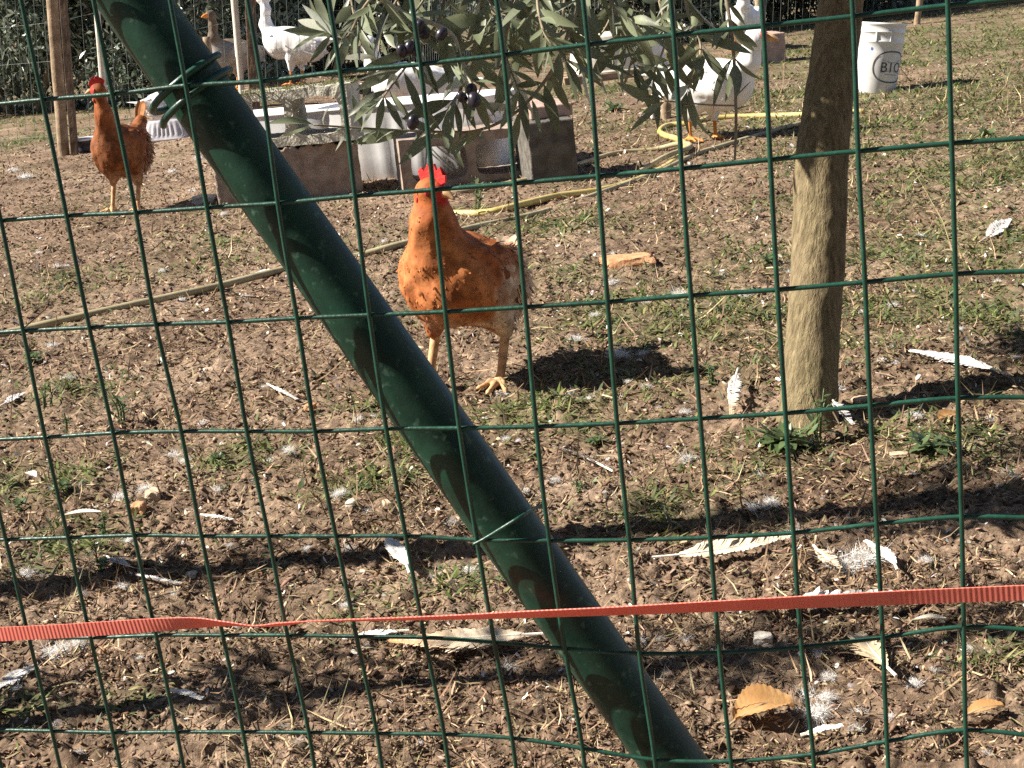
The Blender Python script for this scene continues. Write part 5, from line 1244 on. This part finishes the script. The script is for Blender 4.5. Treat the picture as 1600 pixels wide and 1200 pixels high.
WL = [leaf_mesh('leaf', 1, .34+.05*i, .25*i-.2, .06, M['weed_leaf']) for i in range(4)]
def weed(px, py, kind, size, label, seed, n=14):
    r = random.Random(seed); p = G(px, py); s = size/FPX*depth(p); t = thing('weed', label, 'weed', p)
    def lf(par, q, d, nn, L):
        o = obj('leaf', r.choice(WL), par); d = Vector(d).normalized(); nn = Vector(nn); nn = (nn-d*nn.dot(d)).normalized(); o.matrix_local = Matrix.Translation(Vector(q)) @ Matrix((d, nn.cross(d), nn)).transposed().to_4x4() @ Matrix.Scale(L, 4)
    if kind == 'rosette':
        V, F = lump(.08*s, .08*s, .06*s, seed); obj('crown', mesh('crown', V, F, M['weed_leaf']), t)
        for i in range(int(n*2.8)):
            a = i*2.4+r.uniform(-.3, .3); el = r.uniform(.1, .8); lf(t, (0, 0, .01), (math.cos(a), math.sin(a), el), (-math.cos(a)*.4, -math.sin(a)*.4, 1), s*r.uniform(.10, .28)) if r.random() < .75 else lf(t, (r.uniform(-.22, .22)*s, r.uniform(-.18, .18)*s, .012+.05*s), (math.cos(a), math.sin(a), el), (-math.cos(a)*.4, -math.sin(a)*.4, 1), s*r.uniform(.08, .2))
    else:
        for k in range(3):
            b = (r.uniform(-.12, .12)*s, r.uniform(-.12, .12)*s); top = (b[0]+r.uniform(-.2, .2)*s, b[1]+r.uniform(-.2, .2)*s, s*r.uniform(.6, 1)); P = smoothp([(*b, -.01), (b[0], b[1], top[2]*.5), top], 6); V, F = tube(P, [.0022, .001], 6)
            st = obj('stem', mesh('stem', V, F, M['weed_leaf'], smooth=True), t)
            for i in range(n//2):
                q = P[int((.15+.85*i/(n//2))*(len(P)-1))]; a = r.uniform(0, 6.28); lf(st, q, (math.cos(a), math.sin(a), r.uniform(.1, .9)), (0, 0, 1), s*r.uniform(.18, .32))
WEEDS = [(186,668,'stem',70,'upright grey-green weed left of the pole where the wires cross',12),(76,640,'stem',44,'small upright weed beside the dark weed clump',10),(110,680,'stem',38,'low leafy weed sprig under the third wire',10),(160,838,'stem',50,'bright green upright sprig near the shadow band',12),
 (52,572,'rosette',70,'dark leafy weed clump at the end of the olive hose',18),(932,696,'rosette',66,'flat grey-green rosette right of the pole',16),(1222,708,'rosette',190,'big leafy weed clump at the trunk foot',30),(1275,694,'stem',90,'leafy weed growing against the trunk base',16),(1456,714,'rosette',150,'bushy green weed on the bare soil right of the trunk',26),
 (100,775,'rosette',62,'grassy green weed tuft left of the stones',18),(748,332,'stem',55,'pale green weed standing by the yellow hose',14),(1112,602,'stem',42,'small bright weed in the shade left of the trunk',12),(905,772,'rosette',50,'low weed right of the pole under the fourth wire',14),(570,770,'rosette',46,'flat weed beside the pale pebbles',14),(1420,664,'stem',34,'tiny pale sprig above the bushy weed',8),
 (30,800,'rosette',60,'spreading grey weed at the fence foot below the dark weed clump',16),(160,900,'rosette',60,'pale broad-leaved weed under the white feather scrap',14),(340,730,'rosette',60,'bright low weed behind the yellowish down',20),(1200,420,'rosette',80,'green weed clump left of the trunk half way up',20),(1540,215,'rosette',90,'bright green tussock far up the slope',20),(960,175,'rosette',90,'dark green tussock beyond the slab',18),(350,332,'rosette',50,'yellow-green weed at the corner of the solid block',14),(690,900,'rosette',40,'small grey weed beside the fanned feather',12)]
for k, (a, b_, kd, s, lab, n) in enumerate(WEEDS): weed(a, b_, kd, s, lab, 30+k, n)
bpy.context.view_layer.update(); label_downs()
